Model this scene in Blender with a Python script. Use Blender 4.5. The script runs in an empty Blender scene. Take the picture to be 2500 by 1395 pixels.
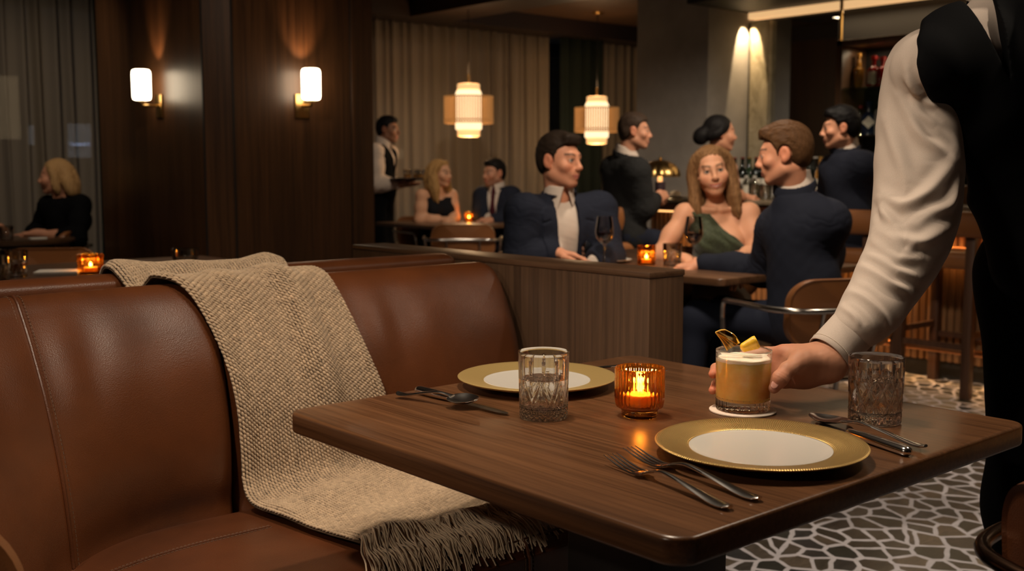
import bpy, bmesh, math, random
import numpy as np
from mathutils import Vector, Matrix
random.seed(7); RNG = np.random.default_rng(7)
scn = bpy.context.scene
COL = scn.collection
PI = math.pi
# ---------------------------------------------------------------- camera maths
FPX = 2664.0; PITCH = math.radians(6.1); CAMZ = 1.18; YAW = math.radians(41.0)
_cr = np.array([math.cos(YAW), -math.sin(YAW), 0.0])
_ff = np.array([math.sin(YAW), math.cos(YAW), 0.0])
_fw = _ff * math.cos(PITCH) + np.array([0, 0, -math.sin(PITCH)])
_up = _ff * math.sin(PITCH) + np.array([0, 0, math.cos(PITCH)])
CAM = np.array([0, 0, CAMZ])
def ray(px, py):
    return _cr * ((px - 1250) / FPX) + _fw - _up * ((py - 697.5) / FPX)
def atz(px, py, z):
    d = ray(px, py); return CAM + d * ((z - CAMZ) / d[2])
def atd(px, py, d_):
    d = ray(px, py); return CAM + d * (d_ / (d @ _ff))
def atx(px, py, x):
    d = ray(px, py); return CAM + d * (x / d[0])
def aty(px, py, y):
    d = ray(px, py); return CAM + d * (y / d[1])
def camdir(right, toward, up=0.0):
    """a direction: right = to the picture's right, toward = towards the viewer"""
    v = _cr * right - _ff * toward + np.array([0, 0, up]); return v / np.linalg.norm(v)
def N(v):
    v = np.asarray(v, float); return v / (np.linalg.norm(v) + 1e-12)
# ---------------------------------------------------------------- materials
def new_mat(name):
    m = bpy.data.materials.new(name); m.use_nodes = True
    nt = m.node_tree
    return m, nt, nt.nodes['Principled BSDF'], nt.nodes['Material Output']
def setp(b, **kw):
    names = dict(color='Base Color', rough='Roughness', metal='Metallic', ior='IOR', trans='Transmission Weight', spec='Specular IOR Level',
                 sss='Subsurface Weight', sssr='Subsurface Radius', ssss='Subsurface Scale', sheen='Sheen Weight', coat='Coat Weight', coatr='Coat Roughness',
                 emit='Emission Color', estr='Emission Strength', alpha='Alpha', aniso='Anisotropic', sheenr='Sheen Roughness')
    for k, v in kw.items():
        s = b.inputs[names[k]]
        if k in ('color', 'emit') and len(v) == 3: v = (*v, 1)
        s.default_value = v
def link(nt, a, b): nt.links.new(a, b)
def node(nt, t, **kw):
    n = nt.nodes.new(t)
    for k, v in kw.items(): setattr(n, k, v)
    return n
def ramp(nt, fac, stops):
    r = node(nt, 'ShaderNodeValToRGB'); e = r.color_ramp.elements
    while len(e) > 1: e.remove(e[-1])
    e[0].position = stops[0][0]; e[0].color = (*stops[0][1], 1)
    for p, c in stops[1:]:
        x = e.new(p); x.color = (*c, 1)
    link(nt, fac, r.inputs[0]); return r.outputs[0]
def coords(nt, scale=(1, 1, 1), rot=(0, 0, 0), loc=(0, 0, 0), kind='Object'):
    tc = node(nt, 'ShaderNodeTexCoord'); mp = node(nt, 'ShaderNodeMapping')
    mp.inputs['Scale'].default_value = scale; mp.inputs['Rotation'].default_value = rot; mp.inputs['Location'].default_value = loc
    link(nt, tc.outputs[kind], mp.inputs[0]); return mp.outputs[0]
def noise(nt, vec, scale=5, detail=3, rough=.5, dist=0):
    n = node(nt, 'ShaderNodeTexNoise')
    n.inputs['Scale'].default_value = scale; n.inputs['Detail'].default_value = detail
    n.inputs['Roughness'].default_value = rough; n.inputs['Distortion'].default_value = dist
    if vec is not None: link(nt, vec, n.inputs['Vector'])
    return n.outputs['Fac']
def bump(nt, b, h, strength=.2, dist=.01):
    n = node(nt, 'ShaderNodeBump'); n.inputs['Strength'].default_value = strength; n.inputs['Distance'].default_value = dist
    link(nt, h, n.inputs['Height']); link(nt, n.outputs[0], b.inputs['Normal']); return n
def plain(name, color, rough=.5, metal=0, nscale=0, namp=0, bscale=0, bstr=.1, bdist=.002, **kw):
    m, nt, b, o = new_mat(name); setp(b, color=color, rough=rough, metal=metal, **kw)
    if nscale:
        f = noise(nt, coords(nt), nscale, 4, .6)
        lo = tuple(c * (1 - namp) for c in color); hi = tuple(min(1, c * (1 + namp)) for c in color)
        link(nt, ramp(nt, f, [(.3, lo), (.7, hi)]), b.inputs['Base Color'])
    if bscale:
        bump(nt, b, noise(nt, coords(nt), bscale, 3, .6), bstr, bdist)
    return m
def wood(name, dark, light, axis=0, rough=.34, fine=60., long_=2.2, coat=0., bstr=.08, spec=.5):
    m, nt, b, o = new_mat(name)
    sc = [fine] * 3; sc[axis] = long_
    v = coords(nt, tuple(sc))
    n1 = noise(nt, v, 1.0, 5, .62, .35)
    sc2 = [fine * .12] * 3; sc2[axis] = long_ * .35
    n2 = noise(nt, coords(nt, tuple(sc2)), 1.0, 3, .5, .6)
    sc3 = [fine * 4] * 3; sc3[axis] = long_ * 4
    n3 = noise(nt, coords(nt, tuple(sc3)), 1.0, 2, .5, 0)
    mx = node(nt, 'ShaderNodeMath', operation='MULTIPLY_ADD'); link(nt, n1, mx.inputs[0]); mx.inputs[1].default_value = .55
    ad = node(nt, 'ShaderNodeMath', operation='MULTIPLY'); link(nt, n2, ad.inputs[0]); ad.inputs[1].default_value = .3
    link(nt, ad.outputs[0], mx.inputs[2])
    m3 = node(nt, 'ShaderNodeMath', operation='MULTIPLY_ADD'); link(nt, n3, m3.inputs[0]); m3.inputs[1].default_value = .15; link(nt, mx.outputs[0], m3.inputs[2])
    mid = tuple((a + c) / 2 for a, c in zip(dark, light))
    link(nt, ramp(nt, m3.outputs[0], [(.36, dark), (.5, mid), (.64, light)]), b.inputs['Base Color'])
    setp(b, rough=rough, spec=spec, coat=coat, coatr=.25)
    bump(nt, b, m3.outputs[0], bstr, .002)
    return m
def leather(name, color, rough=.38, var=.35, spec=.5, scale=3.):
    m, nt, b, o = new_mat(name)
    f = noise(nt, coords(nt), scale, 4, .6, .3)
    lo = tuple(c * (1 - var) for c in color); hi = tuple(min(1, c * (1 + var)) for c in color)
    link(nt, ramp(nt, f, [(.3, lo), (.7, hi)]), b.inputs['Base Color'])
    g = node(nt, 'ShaderNodeTexVoronoi'); g.inputs['Scale'].default_value = 420
    link(nt, coords(nt), g.inputs['Vector'])
    w = noise(nt, coords(nt), 9, 4, .6, .5)
    mm = node(nt, 'ShaderNodeMath', operation='MULTIPLY_ADD'); link(nt, w, mm.inputs[0]); mm.inputs[1].default_value = 2.2; link(nt, g.outputs['Distance'], mm.inputs[2])
    bump(nt, b, mm.outputs[0], .12, .003)
    r = node(nt, 'ShaderNodeMapRange'); link(nt, f, r.inputs[0]); r.inputs[3].default_value = rough + .08; r.inputs[4].default_value = rough - .06
    link(nt, r.outputs[0], b.inputs['Roughness']); setp(b, spec=spec)
    return m
def fabric(name, color, rough=.85, weave=900., amp=.25, sheen=.0):
    m, nt, b, o = new_mat(name)
    n1 = noise(nt, coords(nt, (1, 1, 1)), weave, 2, .6)
    lo = tuple(c * (1 - amp) for c in color); hi = tuple(min(1, c * (1 + amp)) for c in color)
    link(nt, ramp(nt, n1, [(.3, lo), (.7, hi)]), b.inputs['Base Color'])
    setp(b, rough=rough, sheen=sheen, spec=.12)
    bump(nt, b, n1, .15, .0008)
    return m
def attr_mat(name, rough=.5, sss=0., nscale=40., bstr=.1, bdist=.001, stretch=None, spec=.4, sheen=0.):
    """base colour comes from the colour attribute Col, i.e. the thing's own colours"""
    m, nt, b, o = new_mat(name)
    a = node(nt, 'ShaderNodeVertexColor'); a.layer_name = 'Col'
    link(nt, a.outputs['Color'], b.inputs['Base Color'])
    setp(b, rough=rough, spec=spec, sheen=sheen)
    if sss: setp(b, sss=sss, sssr=(1., .35, .2), ssss=.004)
    bump(nt, b, noise(nt, coords(nt, stretch or (1, 1, 1)), nscale, 4, .65), bstr, bdist)
    return m
def emitter(name, color, strength):
    m, nt, b, o = new_mat(name); setp(b, color=color, emit=color, estr=strength, rough=.6); return m
def glass(name, color=(1, 1, 1), ior=1.5, rough=0., clear=.10, tint=(1, 1, 1)):
    m, nt, b, o = new_mat(name); setp(b, color=color, trans=1., ior=ior, rough=rough)
    t = node(nt, 'ShaderNodeBsdfTransparent'); t.inputs[0].default_value = (*tint, 1); mx = node(nt, 'ShaderNodeMixShader'); mx.inputs[0].default_value = clear
    link(nt, b.outputs[0], mx.inputs[1]); link(nt, t.outputs[0], mx.inputs[2]); link(nt, mx.outputs[0], o.inputs[0]); return m
def tinted(name, color, gloss=.12, rough=.03, gcol=(1, 1, 1)):
    """thin tinted glass: tinted see-through plus a clear fresnel reflection"""
    m, nt, b, o = new_mat(name); nt.nodes.remove(b)
    t = node(nt, 'ShaderNodeBsdfTransparent'); t.inputs[0].default_value = (*color, 1)
    g = node(nt, 'ShaderNodeBsdfGlossy'); g.inputs['Roughness'].default_value = rough; g.inputs['Color'].default_value = (*gcol, 1)
    f = node(nt, 'ShaderNodeFresnel'); f.inputs[0].default_value = 1.5
    ad = node(nt, 'ShaderNodeMath', operation='MULTIPLY_ADD'); link(nt, f.outputs[0], ad.inputs[0]); ad.inputs[1].default_value = .9; ad.inputs[2].default_value = gloss * .3
    mx = node(nt, 'ShaderNodeMixShader'); link(nt, ad.outputs[0], mx.inputs[0]); link(nt, t.outputs[0], mx.inputs[1]); link(nt, g.outputs[0], mx.inputs[2])
    link(nt, mx.outputs[0], o.inputs[0]); return m
# ---------------------------------------------------------------- objects
def empty(name, loc=(0, 0, 0), rz=0., label=None, cat=None, group=None, kind=None, rot=None):
    o = bpy.data.objects.new(name, None); COL.objects.link(o)
    o.location = loc; o.rotation_euler = rot or (0, 0, rz); o.empty_display_size = .05
    tag(o, label, cat, group, kind); return o
def tag(o, label=None, cat=None, group=None, kind=None):
    for k, v in (('label', label), ('category', cat), ('group', group), ('kind', kind)):
        if v: o[k] = v
    return o
class G:
    """gathers vertices and faces for ONE mesh"""
    def __init__(s): s.v = []; s.f = []; s.n = 0; s.c = []
    def add(s, V, F, col=None):
        V = np.asarray(V, float).reshape(-1, 3)
        s.v.append(V); s.f += [tuple(int(i) + s.n for i in f) for f in F]; s.n += len(V)
        if col is not None: s.c.append(np.broadcast_to(np.asarray(col, float), (len(V), 3)))
        return s
    def build(s, name, mat, parent=None, smooth=True, sharp=40, loc=None, kind=None):
        me = bpy.data.meshes.new(name)
        V = np.concatenate(s.v)
        if loc is not None and parent is None: V = V - np.asarray(loc)
        me.from_pydata(V.tolist(), [], s.f)
        return _finish(name, me, mat, parent, smooth, sharp, loc, np.concatenate(s.c) if s.c else None, kind)
def _finish(name, me, mat, parent, smooth, sharp, loc, col, kind=None):
    if mat: me.materials.append(mat)
    if smooth:
        me.polygons.foreach_set('use_smooth', [True] * len(me.polygons))
        if sharp: me.set_sharp_from_angle(angle=math.radians(sharp))
    if col is not None:
        a = me.color_attributes.new('Col', 'FLOAT_COLOR', 'POINT')
        a.data.foreach_set('color', np.concatenate([col, np.ones((len(col), 1))], 1).astype(np.float32).ravel())
    me.update()
    o = bpy.data.objects.new(name, me); COL.objects.link(o)
    if parent: o.parent = parent
    if loc is not None and parent is None: o.location = loc
    if kind: o['kind'] = kind
    return o
def npmesh(name, V, Q, mat, parent=None, col=None, sharp=None, loc=None):
    """quads from arrays, fast"""
    me = bpy.data.meshes.new(name); nv, nf = len(V), len(Q); k = Q.shape[1]
    me.vertices.add(nv); me.vertices.foreach_set('co', np.asarray(V, np.float32).ravel())
    me.loops.add(nf * k); me.loops.foreach_set('vertex_index', np.asarray(Q, np.int32).ravel())
    me.polygons.add(nf); me.polygons.foreach_set('loop_start', np.arange(0, nf * k, k, dtype=np.int32))
    try: me.polygons.foreach_set('loop_total', np.full(nf, k, dtype=np.int32))
    except Exception: pass
    me.update(calc_edges=True)
    return _finish(name, me, mat, parent, True, sharp, loc, col)
def copy_tree(o, parent=None):
    c = o.copy(); COL.objects.link(c)
    if parent: c.parent = parent
    for ch in [x for x in COL.objects if x.parent == o]: copy_tree(ch, c)
    return c
def dup(o, loc, rz=None, label=None, group=None):
    c = copy_tree(o); c.location = loc
    if rz is not None: c.rotation_euler = (0, 0, rz)
    if label: c['label'] = label
    if group: c['group'] = group
    return c
# ---------------------------------------------------------------- shapes (V, F)
def box(lo, hi, bev=0., seg=2):
    lo, hi = np.minimum(lo, hi), np.maximum(lo, hi)
    bm = bmesh.new(); bmesh.ops.create_cube(bm, size=1)
    for v in bm.verts: v.co = Vector([(lo[i] + hi[i]) / 2 + v.co[i] * (hi[i] - lo[i]) for i in range(3)])
    if bev: bmesh.ops.bevel(bm, geom=bm.edges[:], offset=bev, segments=seg, profile=.5, affect='EDGES')
    return _bm(bm)
def _bm(bm):
    bm.verts.ensure_lookup_table()
    for i, v in enumerate(bm.verts): v.index = i
    r = np.array([v.co[:] for v in bm.verts]), [tuple(v.index for v in f.verts) for f in bm.faces]
    bm.free(); return r
def lathe(prof, n=48, mod=None, center=(0, 0, 0), close=False):
    prof = np.asarray(prof, float); m = len(prof); th = np.arange(n) * 2 * PI / n
    R = np.repeat(prof[:, :1], n, 1); Z = np.repeat(prof[:, 1:2], n, 1); T = np.repeat(th[None], m, 0)
    if mod: R, Z = mod(R, Z, T)
    V = np.stack([R * np.cos(T), R * np.sin(T), Z], -1).reshape(-1, 3) + np.asarray(center)
    F = []
    for i in range(m - 1):
        a = i * n; b = a + n
        for j in range(n):
            k = (j + 1) % n; F.append((a + j, a + k, b + k, b + j))
    if close:
        a = (m - 1) * n
        for j in range(n):
            k = (j + 1) % n; F.append((a + j, a + k, k, j))
    else:
        if prof[0, 0] < 1e-6 or True:
            F.append(tuple(range(n))[::-1]); F.append(tuple((m - 1) * n + j for j in range(n)))
    return V, F
def frames(P):
    P = np.asarray(P, float); T = np.gradient(P, axis=0); T /= np.linalg.norm(T, axis=1)[:, None] + 1e-12
    u = np.cross(T[0], [0, 0, 1]);
    if np.linalg.norm(u) < 1e-3: u = np.cross(T[0], [1, 0, 0])
    u = N(u); U = [u]
    for i in range(1, len(P)):
        u = U[-1] - T[i] * (U[-1] @ T[i]); U.append(N(u))
    U = np.array(U); return T, U, np.cross(T, U)
def tube(P, r, n=10, cap=True, rz=None):
    """r: radius or list; rz: second radius for an oval section"""
    P = np.asarray(P, float); T, U, W = frames(P); m = len(P)
    r = np.broadcast_to(np.asarray(r, float), (m,)); r2 = r if rz is None else np.broadcast_to(np.asarray(rz, float), (m,))
    th = np.arange(n) * 2 * PI / n
    V = (P[:, None] + U[:, None] * (r[:, None, None] * np.cos(th)[None, :, None]) + W[:, None] * (r2[:, None, None] * np.sin(th)[None, :, None])).reshape(-1, 3)
    F = [(i * n + j, i * n + (j + 1) % n, (i + 1) * n + (j + 1) % n, (i + 1) * n + j) for i in range(m - 1) for j in range(n)]
    if cap: F += [tuple(range(n))[::-1], tuple((m - 1) * n + j for j in range(n))]
    return V, F
def spline(P, n=8):
    """Catmull-Rom through points"""
    P = np.asarray(P, float); Q = np.vstack([2 * P[0] - P[1], P, 2 * P[-1] - P[-2]]); out = []
    for i in range(1, len(Q) - 2):
        for t in np.arange(n) / n:
            a, b, c, d = Q[i - 1], Q[i], Q[i + 1], Q[i + 2]
            out.append(.5 * (2 * b + (c - a) * t + (2 * a - 5 * b + 4 * c - d) * t * t + (3 * b - a - 3 * c + d) * t ** 3))
    out.append(Q[-2]); return np.array(out)
def grid(P):
    """P (m,n,3) -> V, quads"""
    m, n = P.shape[:2]; i = np.arange(m * n).reshape(m, n)
    Q = np.stack([i[:-1, :-1], i[:-1, 1:], i[1:, 1:], i[1:, :-1]], -1).reshape(-1, 4)
    return P.reshape(-1, 3), Q
def rrect(w, h, r, n=8):
    """rounded rectangle outline (2D), counter-clockwise"""
    out = []
    for cx, cy, a0 in ((w / 2 - r, h / 2 - r, 0), (-w / 2 + r, h / 2 - r, 90), (-w / 2 + r, -h / 2 + r, 180), (w / 2 - r, -h / 2 + r, 270)):
        for k in range(n + 1):
            a = math.radians(a0 + 90 * k / n); out.append((cx + r * math.cos(a), cy + r * math.sin(a)))
    return np.array(out)
def slab(outline, z0, z1, e=.004, seg=3):
    """outline (2D) extruded, with eased edges"""
    o = np.asarray(outline, float); n = len(o); c = o.mean(0)
    nx = np.roll(o, -1, 0) - np.roll(o, 1, 0); nr = np.stack([nx[:, 1], -nx[:, 0]], 1); nr /= np.linalg.norm(nr, axis=1)[:, None] + 1e-12
    rings = []
    for k in range(seg + 1):
        a = PI / 2 * k / seg; rings.append((o - nr * e * (1 - math.sin(a)), z0 + e * (1 - math.cos(a))))
    for k in range(seg + 1):
        a = PI / 2 * k / seg; rings.append((o - nr * e * (1 - math.cos(a)), z1 - e * (1 - math.sin(a))))
    V = np.concatenate([np.concatenate([p, np.full((n, 1), z)], 1) for p, z in rings]); m = len(rings)
    F = [(i * n + j, i * n + (j + 1) % n, (i + 1) * n + (j + 1) % n, (i + 1) * n + j) for i in range(m - 1) for j in range(n)]
    F += [tuple(range(n))[::-1], tuple((m - 1) * n + j for j in range(n))]
    return V, F
def xf(VF, M=None, loc=(0, 0, 0), rz=0.):
    V, F = VF; V = np.asarray(V)
    if M is not None: V = V @ np.asarray(M).T
    if rz: c, s = math.cos(rz), math.sin(rz); V = V @ np.array([[c, -s, 0], [s, c, 0], [0, 0, 1]]).T
    return V + np.asarray(loc), F
# ---------------------------------------------------------------- implicit surfaces (one continuous skin per body or garment)
f32 = np.float32
def smin(a, b, k):
    if k <= 0: return np.minimum(a, b)
    h = np.maximum(k - np.abs(a - b), 0) / k; return np.minimum(a, b) - h * h * k * .25
class SDF:
    def __init__(s): s.ops = []
    def _add(s, fn, lo, hi, op, k): s.ops.append((fn, np.asarray(lo, f32), np.asarray(hi, f32), op, k)); return s
    def cap(s, a, b, ra, rb=None, k=.02, op='u'):
        a = np.asarray(a, f32); b = np.asarray(b, f32); rb = ra if rb is None else rb
        ab = b - a; L = float(ab @ ab) + 1e-12
        def fn(p):
            t = np.clip((p - a) @ ab / L, 0, 1)
            return np.sqrt(((p - a - t[:, None] * ab) ** 2).sum(1)) - (ra + (rb - ra) * t)
        r = max(ra, rb); return s._add(fn, np.minimum(a, b) - r, np.maximum(a, b) + r, op, k)
    def chain(s, P, R, k=.02, op='u'):
        for i in range(len(P) - 1): s.cap(P[i], P[i + 1], R[i], R[i + 1], k, op)
        return s
    def ell(s, c, r, M=None, k=.02, op='u'):
        c = np.asarray(c, f32); r = np.asarray(r, f32); Mt = None if M is None else np.asarray(M, f32)   # rows of M = local axes
        def fn(p):
            q = p - c
            if Mt is not None: q = q @ Mt.T
            k0 = np.sqrt(((q / r) ** 2).sum(1)); k1 = np.sqrt(((q / (r * r)) ** 2).sum(1)) + 1e-9
            return np.where(k0 < 1e-6, -r.min(), k0 * (k0 - 1) / k1).astype(f32)
        m = r.max(); return s._add(fn, c - m, c + m, op, k)
    def flat(s, a, b, ra, rb, nrm, th, k=.02, op='u'):
        """capsule squashed along nrm by factor th"""
        a = np.asarray(a, f32); b = np.asarray(b, f32); n = np.asarray(N(nrm), f32); ab = b - a; L = float(ab @ ab) + 1e-12
        def fn(p):
            t = np.clip((p - a) @ ab / L, 0, 1); q = p - a - t[:, None] * ab
            h = q @ n; q = q + n * (h * (1 / th - 1))[:, None]
            return (np.sqrt((q ** 2).sum(1)) - (ra + (rb - ra) * t)) * (.5 + .5 * th)
        r = max(ra, rb); return s._add(fn, np.minimum(a, b) - r, np.maximum(a, b) + r, op, k)
    def fn(s, f, op='m', k=0., lo=(-99,) * 3, hi=(99,) * 3): return s._add(f, lo, hi, op, k)
    def ev(s, p, lo=None, hi=None, margin=.06):
        d = np.full(len(p), 1e3, f32)
        for fn, a, b, op, k in s.ops:
            if lo is not None and (np.any(a - margin - k > hi) or np.any(b + margin + k < lo)): continue
            if op == 'm': d = fn(p, d).astype(f32); continue
            e = fn(p).astype(f32)
            if op == 'u': d = smin(d, e, k)
            elif op == 's': d = -smin(-d, e, k)
            else: d = -smin(-d, -e, k)
        return d
    def bounds(s):
        A = [(a, b) for _, a, b, op, _ in s.ops if op == 'u']
        return np.min([a for a, b in A], 0) - .03, np.max([b for a, b in A], 0) + .03
def surfnet(S, h, lo=None, hi=None, NB=8):
    l, u = S.bounds(); lo = l if lo is None else np.asarray(lo, f32); hi = u if hi is None else np.asarray(hi, f32)
    B = NB * h; nb = np.ceil((hi - lo) / B).astype(int)
    ii = np.stack(np.meshgrid(*[np.arange(n) for n in nb], indexing='ij'), -1).reshape(-1, 3)
    c = (lo + (ii + .5) * B).astype(f32)
    d = np.concatenate([S.ev(c[i:i + 60000]) for i in range(0, len(c), 60000)])
    act = ii[np.abs(d) < B * .87 * 1.25 + .012]
    n = (nb * NB + 2).astype(np.int64)
    off = np.stack(np.meshgrid(*[np.arange(NB + 1)] * 3, indexing='ij'), -1).reshape(-1, 3)
    cells = []; pos = []; edges = []
    blk = np.lexsort((act[:, 2] // 4, act[:, 1] // 4, act[:, 0] // 4)); act = act[blk]
    ch = 96; M1 = NB + 1
    for i in range(0, len(act), ch):
        a = act[i:i + ch]; base = a[:, None, :] * NB + off[None]
        p = (lo + base.reshape(-1, 3) * h).astype(f32)
        v = S.ev(p, p.min(0), p.max(0)).reshape(len(a), M1, M1, M1)
        C = [v[:, x:x + NB, y:y + NB, z:z + NB] for x in (0, 1) for y in (0, 1) for z in (0, 1)]
        ng = sum((q < 0).astype(np.int8) for q in C); w = np.argwhere((ng > 0) & (ng < 8))
        if not len(w): continue
        cv = np.stack([q[w[:, 0], w[:, 1], w[:, 2], w[:, 3]] for q in C], 1)
        acc = np.zeros((len(w), 3)); cnt = np.zeros(len(w))
        K = np.array([(x, y, z) for x in (0, 1) for y in (0, 1) for z in (0, 1)])
        for e0 in range(8):
            for ax in range(3):
                if K[e0][ax]: continue
                e1 = e0 + (4, 2, 1)[ax]; f0, f1 = cv[:, e0], cv[:, e1]; m = (f0 < 0) != (f1 < 0)
                t = np.where(m, f0 / np.where(m, f0 - f1, 1), 0)
                acc += np.where(m[:, None], K[e0] + t[:, None] * (K[e1] - K[e0]), 0); cnt += m
        idx = a[w[:, 0]] * NB + w[:, 1:]
        cells.append(idx); pos.append(lo + (idx + acc / cnt[:, None]) * h)
        edges.append(np.stack([(cv[:, 0] < 0).astype(np.int8) * ((cv[:, 0] < 0) != (cv[:, (4, 2, 1)[ax]] < 0)) - (cv[:, 0] >= 0).astype(np.int8) * ((cv[:, 0] < 0) != (cv[:, (4, 2, 1)[ax]] < 0)) for ax in range(3)], 1))
    I = np.concatenate(cells).astype(np.int64); P = np.concatenate(pos); E = np.concatenate(edges)
    key = (I[:, 0] * n[1] + I[:, 1]) * n[2] + I[:, 2]
    o = np.argsort(key); key = key[o]; P = P[o]; I = I[o]; E = E[o]
    st = np.array([n[1] * n[2], n[2], 1]); Q = []
    for ax in range(3):
        b, c2 = (ax + 1) % 3, (ax + 2) % 3
        m = E[:, ax] != 0; k0 = key[m]; s0 = E[m, ax]
        def f(q):
            j = np.searchsorted(key, q); j = np.minimum(j, len(key) - 1); return np.where(key[j] == q, j, -1)
        q = np.stack([f(k0), f(k0 - st[b]), f(k0 - st[b] - st[c2]), f(k0 - st[c2])], 1)
        ok = (q >= 0).all(1); q = q[ok]; s0 = s0[ok]
        q[s0 < 0] = q[s0 < 0][:, ::-1]; Q.append(q)
    return P, np.concatenate(Q)
def vnormals(V, Q):
    n = np.zeros_like(V); d = np.cross(V[Q[:, 2]] - V[Q[:, 0]], V[Q[:, 3]] - V[Q[:, 1]])
    for k in range(4): np.add.at(n, Q[:, k], d)
    return n / (np.linalg.norm(n, axis=1)[:, None] + 1e-12)
def relax(V, Q, it=2, lam=.5):
    for _ in range(it):
        a = np.zeros_like(V); c = np.zeros(len(V))
        for k in range(4):
            i, j = Q[:, k], Q[:, (k + 1) % 4]
            np.add.at(a, i, V[j]); np.add.at(c, i, 1); np.add.at(a, j, V[i]); np.add.at(c, j, 1)
        V = V + lam * (a / np.maximum(c, 1)[:, None] - V)
    return V
def main_piece(V, Q, frac=.08):
    """drops stray specks: keeps only pieces of at least frac of all vertices"""
    lab = np.arange(len(V))
    for _ in range(400):
        m = lab[Q].min(1); new = lab.copy()
        for k in range(4): np.minimum.at(new, Q[:, k], m)
        new = new[new]
        if (new == lab).all(): break
        lab = new
    cnt = np.bincount(lab, minlength=len(V)); keep = cnt[lab] >= frac * len(V)
    if keep.all(): return V, Q
    idx = np.cumsum(keep) - 1; return V[keep], idx[Q[keep[Q].all(1)]]
def vnoise(p, seed=0):
    """smooth pseudo-noise from a few sines, about -1..1"""
    r = np.random.default_rng(seed); o = np.zeros(len(p))
    for i in range(5):
        d = r.normal(size=3); d /= np.linalg.norm(d); o += np.sin(p @ d * (1 + .45 * i) * 2 * PI + r.uniform(0, 6.28)) / (1 + .3 * i)
    return o / 2.6
# ================================================================ materials
WD, WL = (.020, .0095, .0045), (.088, .042, .021)
M_wall_wood = wood('dark_panel_wood', (.021, .0082, .0028), (.100, .041, .0145), axis=2, rough=.40, fine=80, long_=1.2)
M_table = wood('walnut_table', (.050, .020, .0078), (.140, .060, .0245), axis=1, rough=.28, fine=125, long_=2.0, bstr=.04)
M_part_v = wood('walnut_partition', (.040, .020, .010), (.115, .060, .031), axis=2, rough=.45, fine=85, long_=1.6)
M_part_h = wood('walnut_partition_cap', (.050, .024, .012), (.125, .064, .033), axis=1, rough=.4, fine=80, long_=2)
M_bgwood = wood('walnut_far', (.045, .02, .009), (.12, .058, .028), axis=1, rough=.35, fine=60, long_=2)
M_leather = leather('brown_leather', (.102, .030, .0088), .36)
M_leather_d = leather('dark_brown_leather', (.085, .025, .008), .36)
M_tan = leather('tan_leather', (.21, .078, .024), .4, .15)
M_stitch = plain('stitch_thread', (.10, .045, .018), .7)
M_black = plain('black_metal', (.012, .011, .010), .45, .3)
M_brass = plain('aged_brass', (.50, .32, .12), .30, 1.)
M_chrome = plain('brushed_steel', (.55, .50, .45), .22, 1.)
M_steel = plain('polished_cutlery_steel', (.80, .77, .73), .17, 1.)
M_dark = plain('dark_paint', (.010, .008, .007), .6)
M_ceil = plain('ceiling_bronze', (.085, .045, .020), .55, nscale=2, namp=.2)
M_beam = plain('beam_dark', (.022, .012, .007), .5)
M_plaster = plain('grey_plaster', (.27, .245, .22), .8, nscale=5, namp=.12, bscale=30, bstr=.15)
M_plaster_w = plain('warm_plaster', (.40, .33, .24), .8, nscale=5, namp=.1)
M_glass = glass('clear_glass', (1, 1, 1), 1.5)
M_water = glass('water', (1, 1, 1), 1.33)
M_thin = tinted('thin_clear_glass', (.93, .92, .91), .25)
M_amber = glass('amber_glass', (.93, .45, .095), 1.45, .01, .20, (.92, .48, .11))
M_amber2 = tinted('amber_glass_small', (.98, .75, .35), .1, .06, (1., .78, .5))
M_flame = emitter('flame', (1., .62, .22), 55.)
M_wax = plain('candle_wax', (.85, .62, .30), .5, sss=.6, sssr=(1, .5, .2), ssss=.01)
M_white = plain('white_china', (.53, .49, .435), .18, spec=.5)
M_paper = plain('white_paper', (.75, .70, .62), .7)

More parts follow.
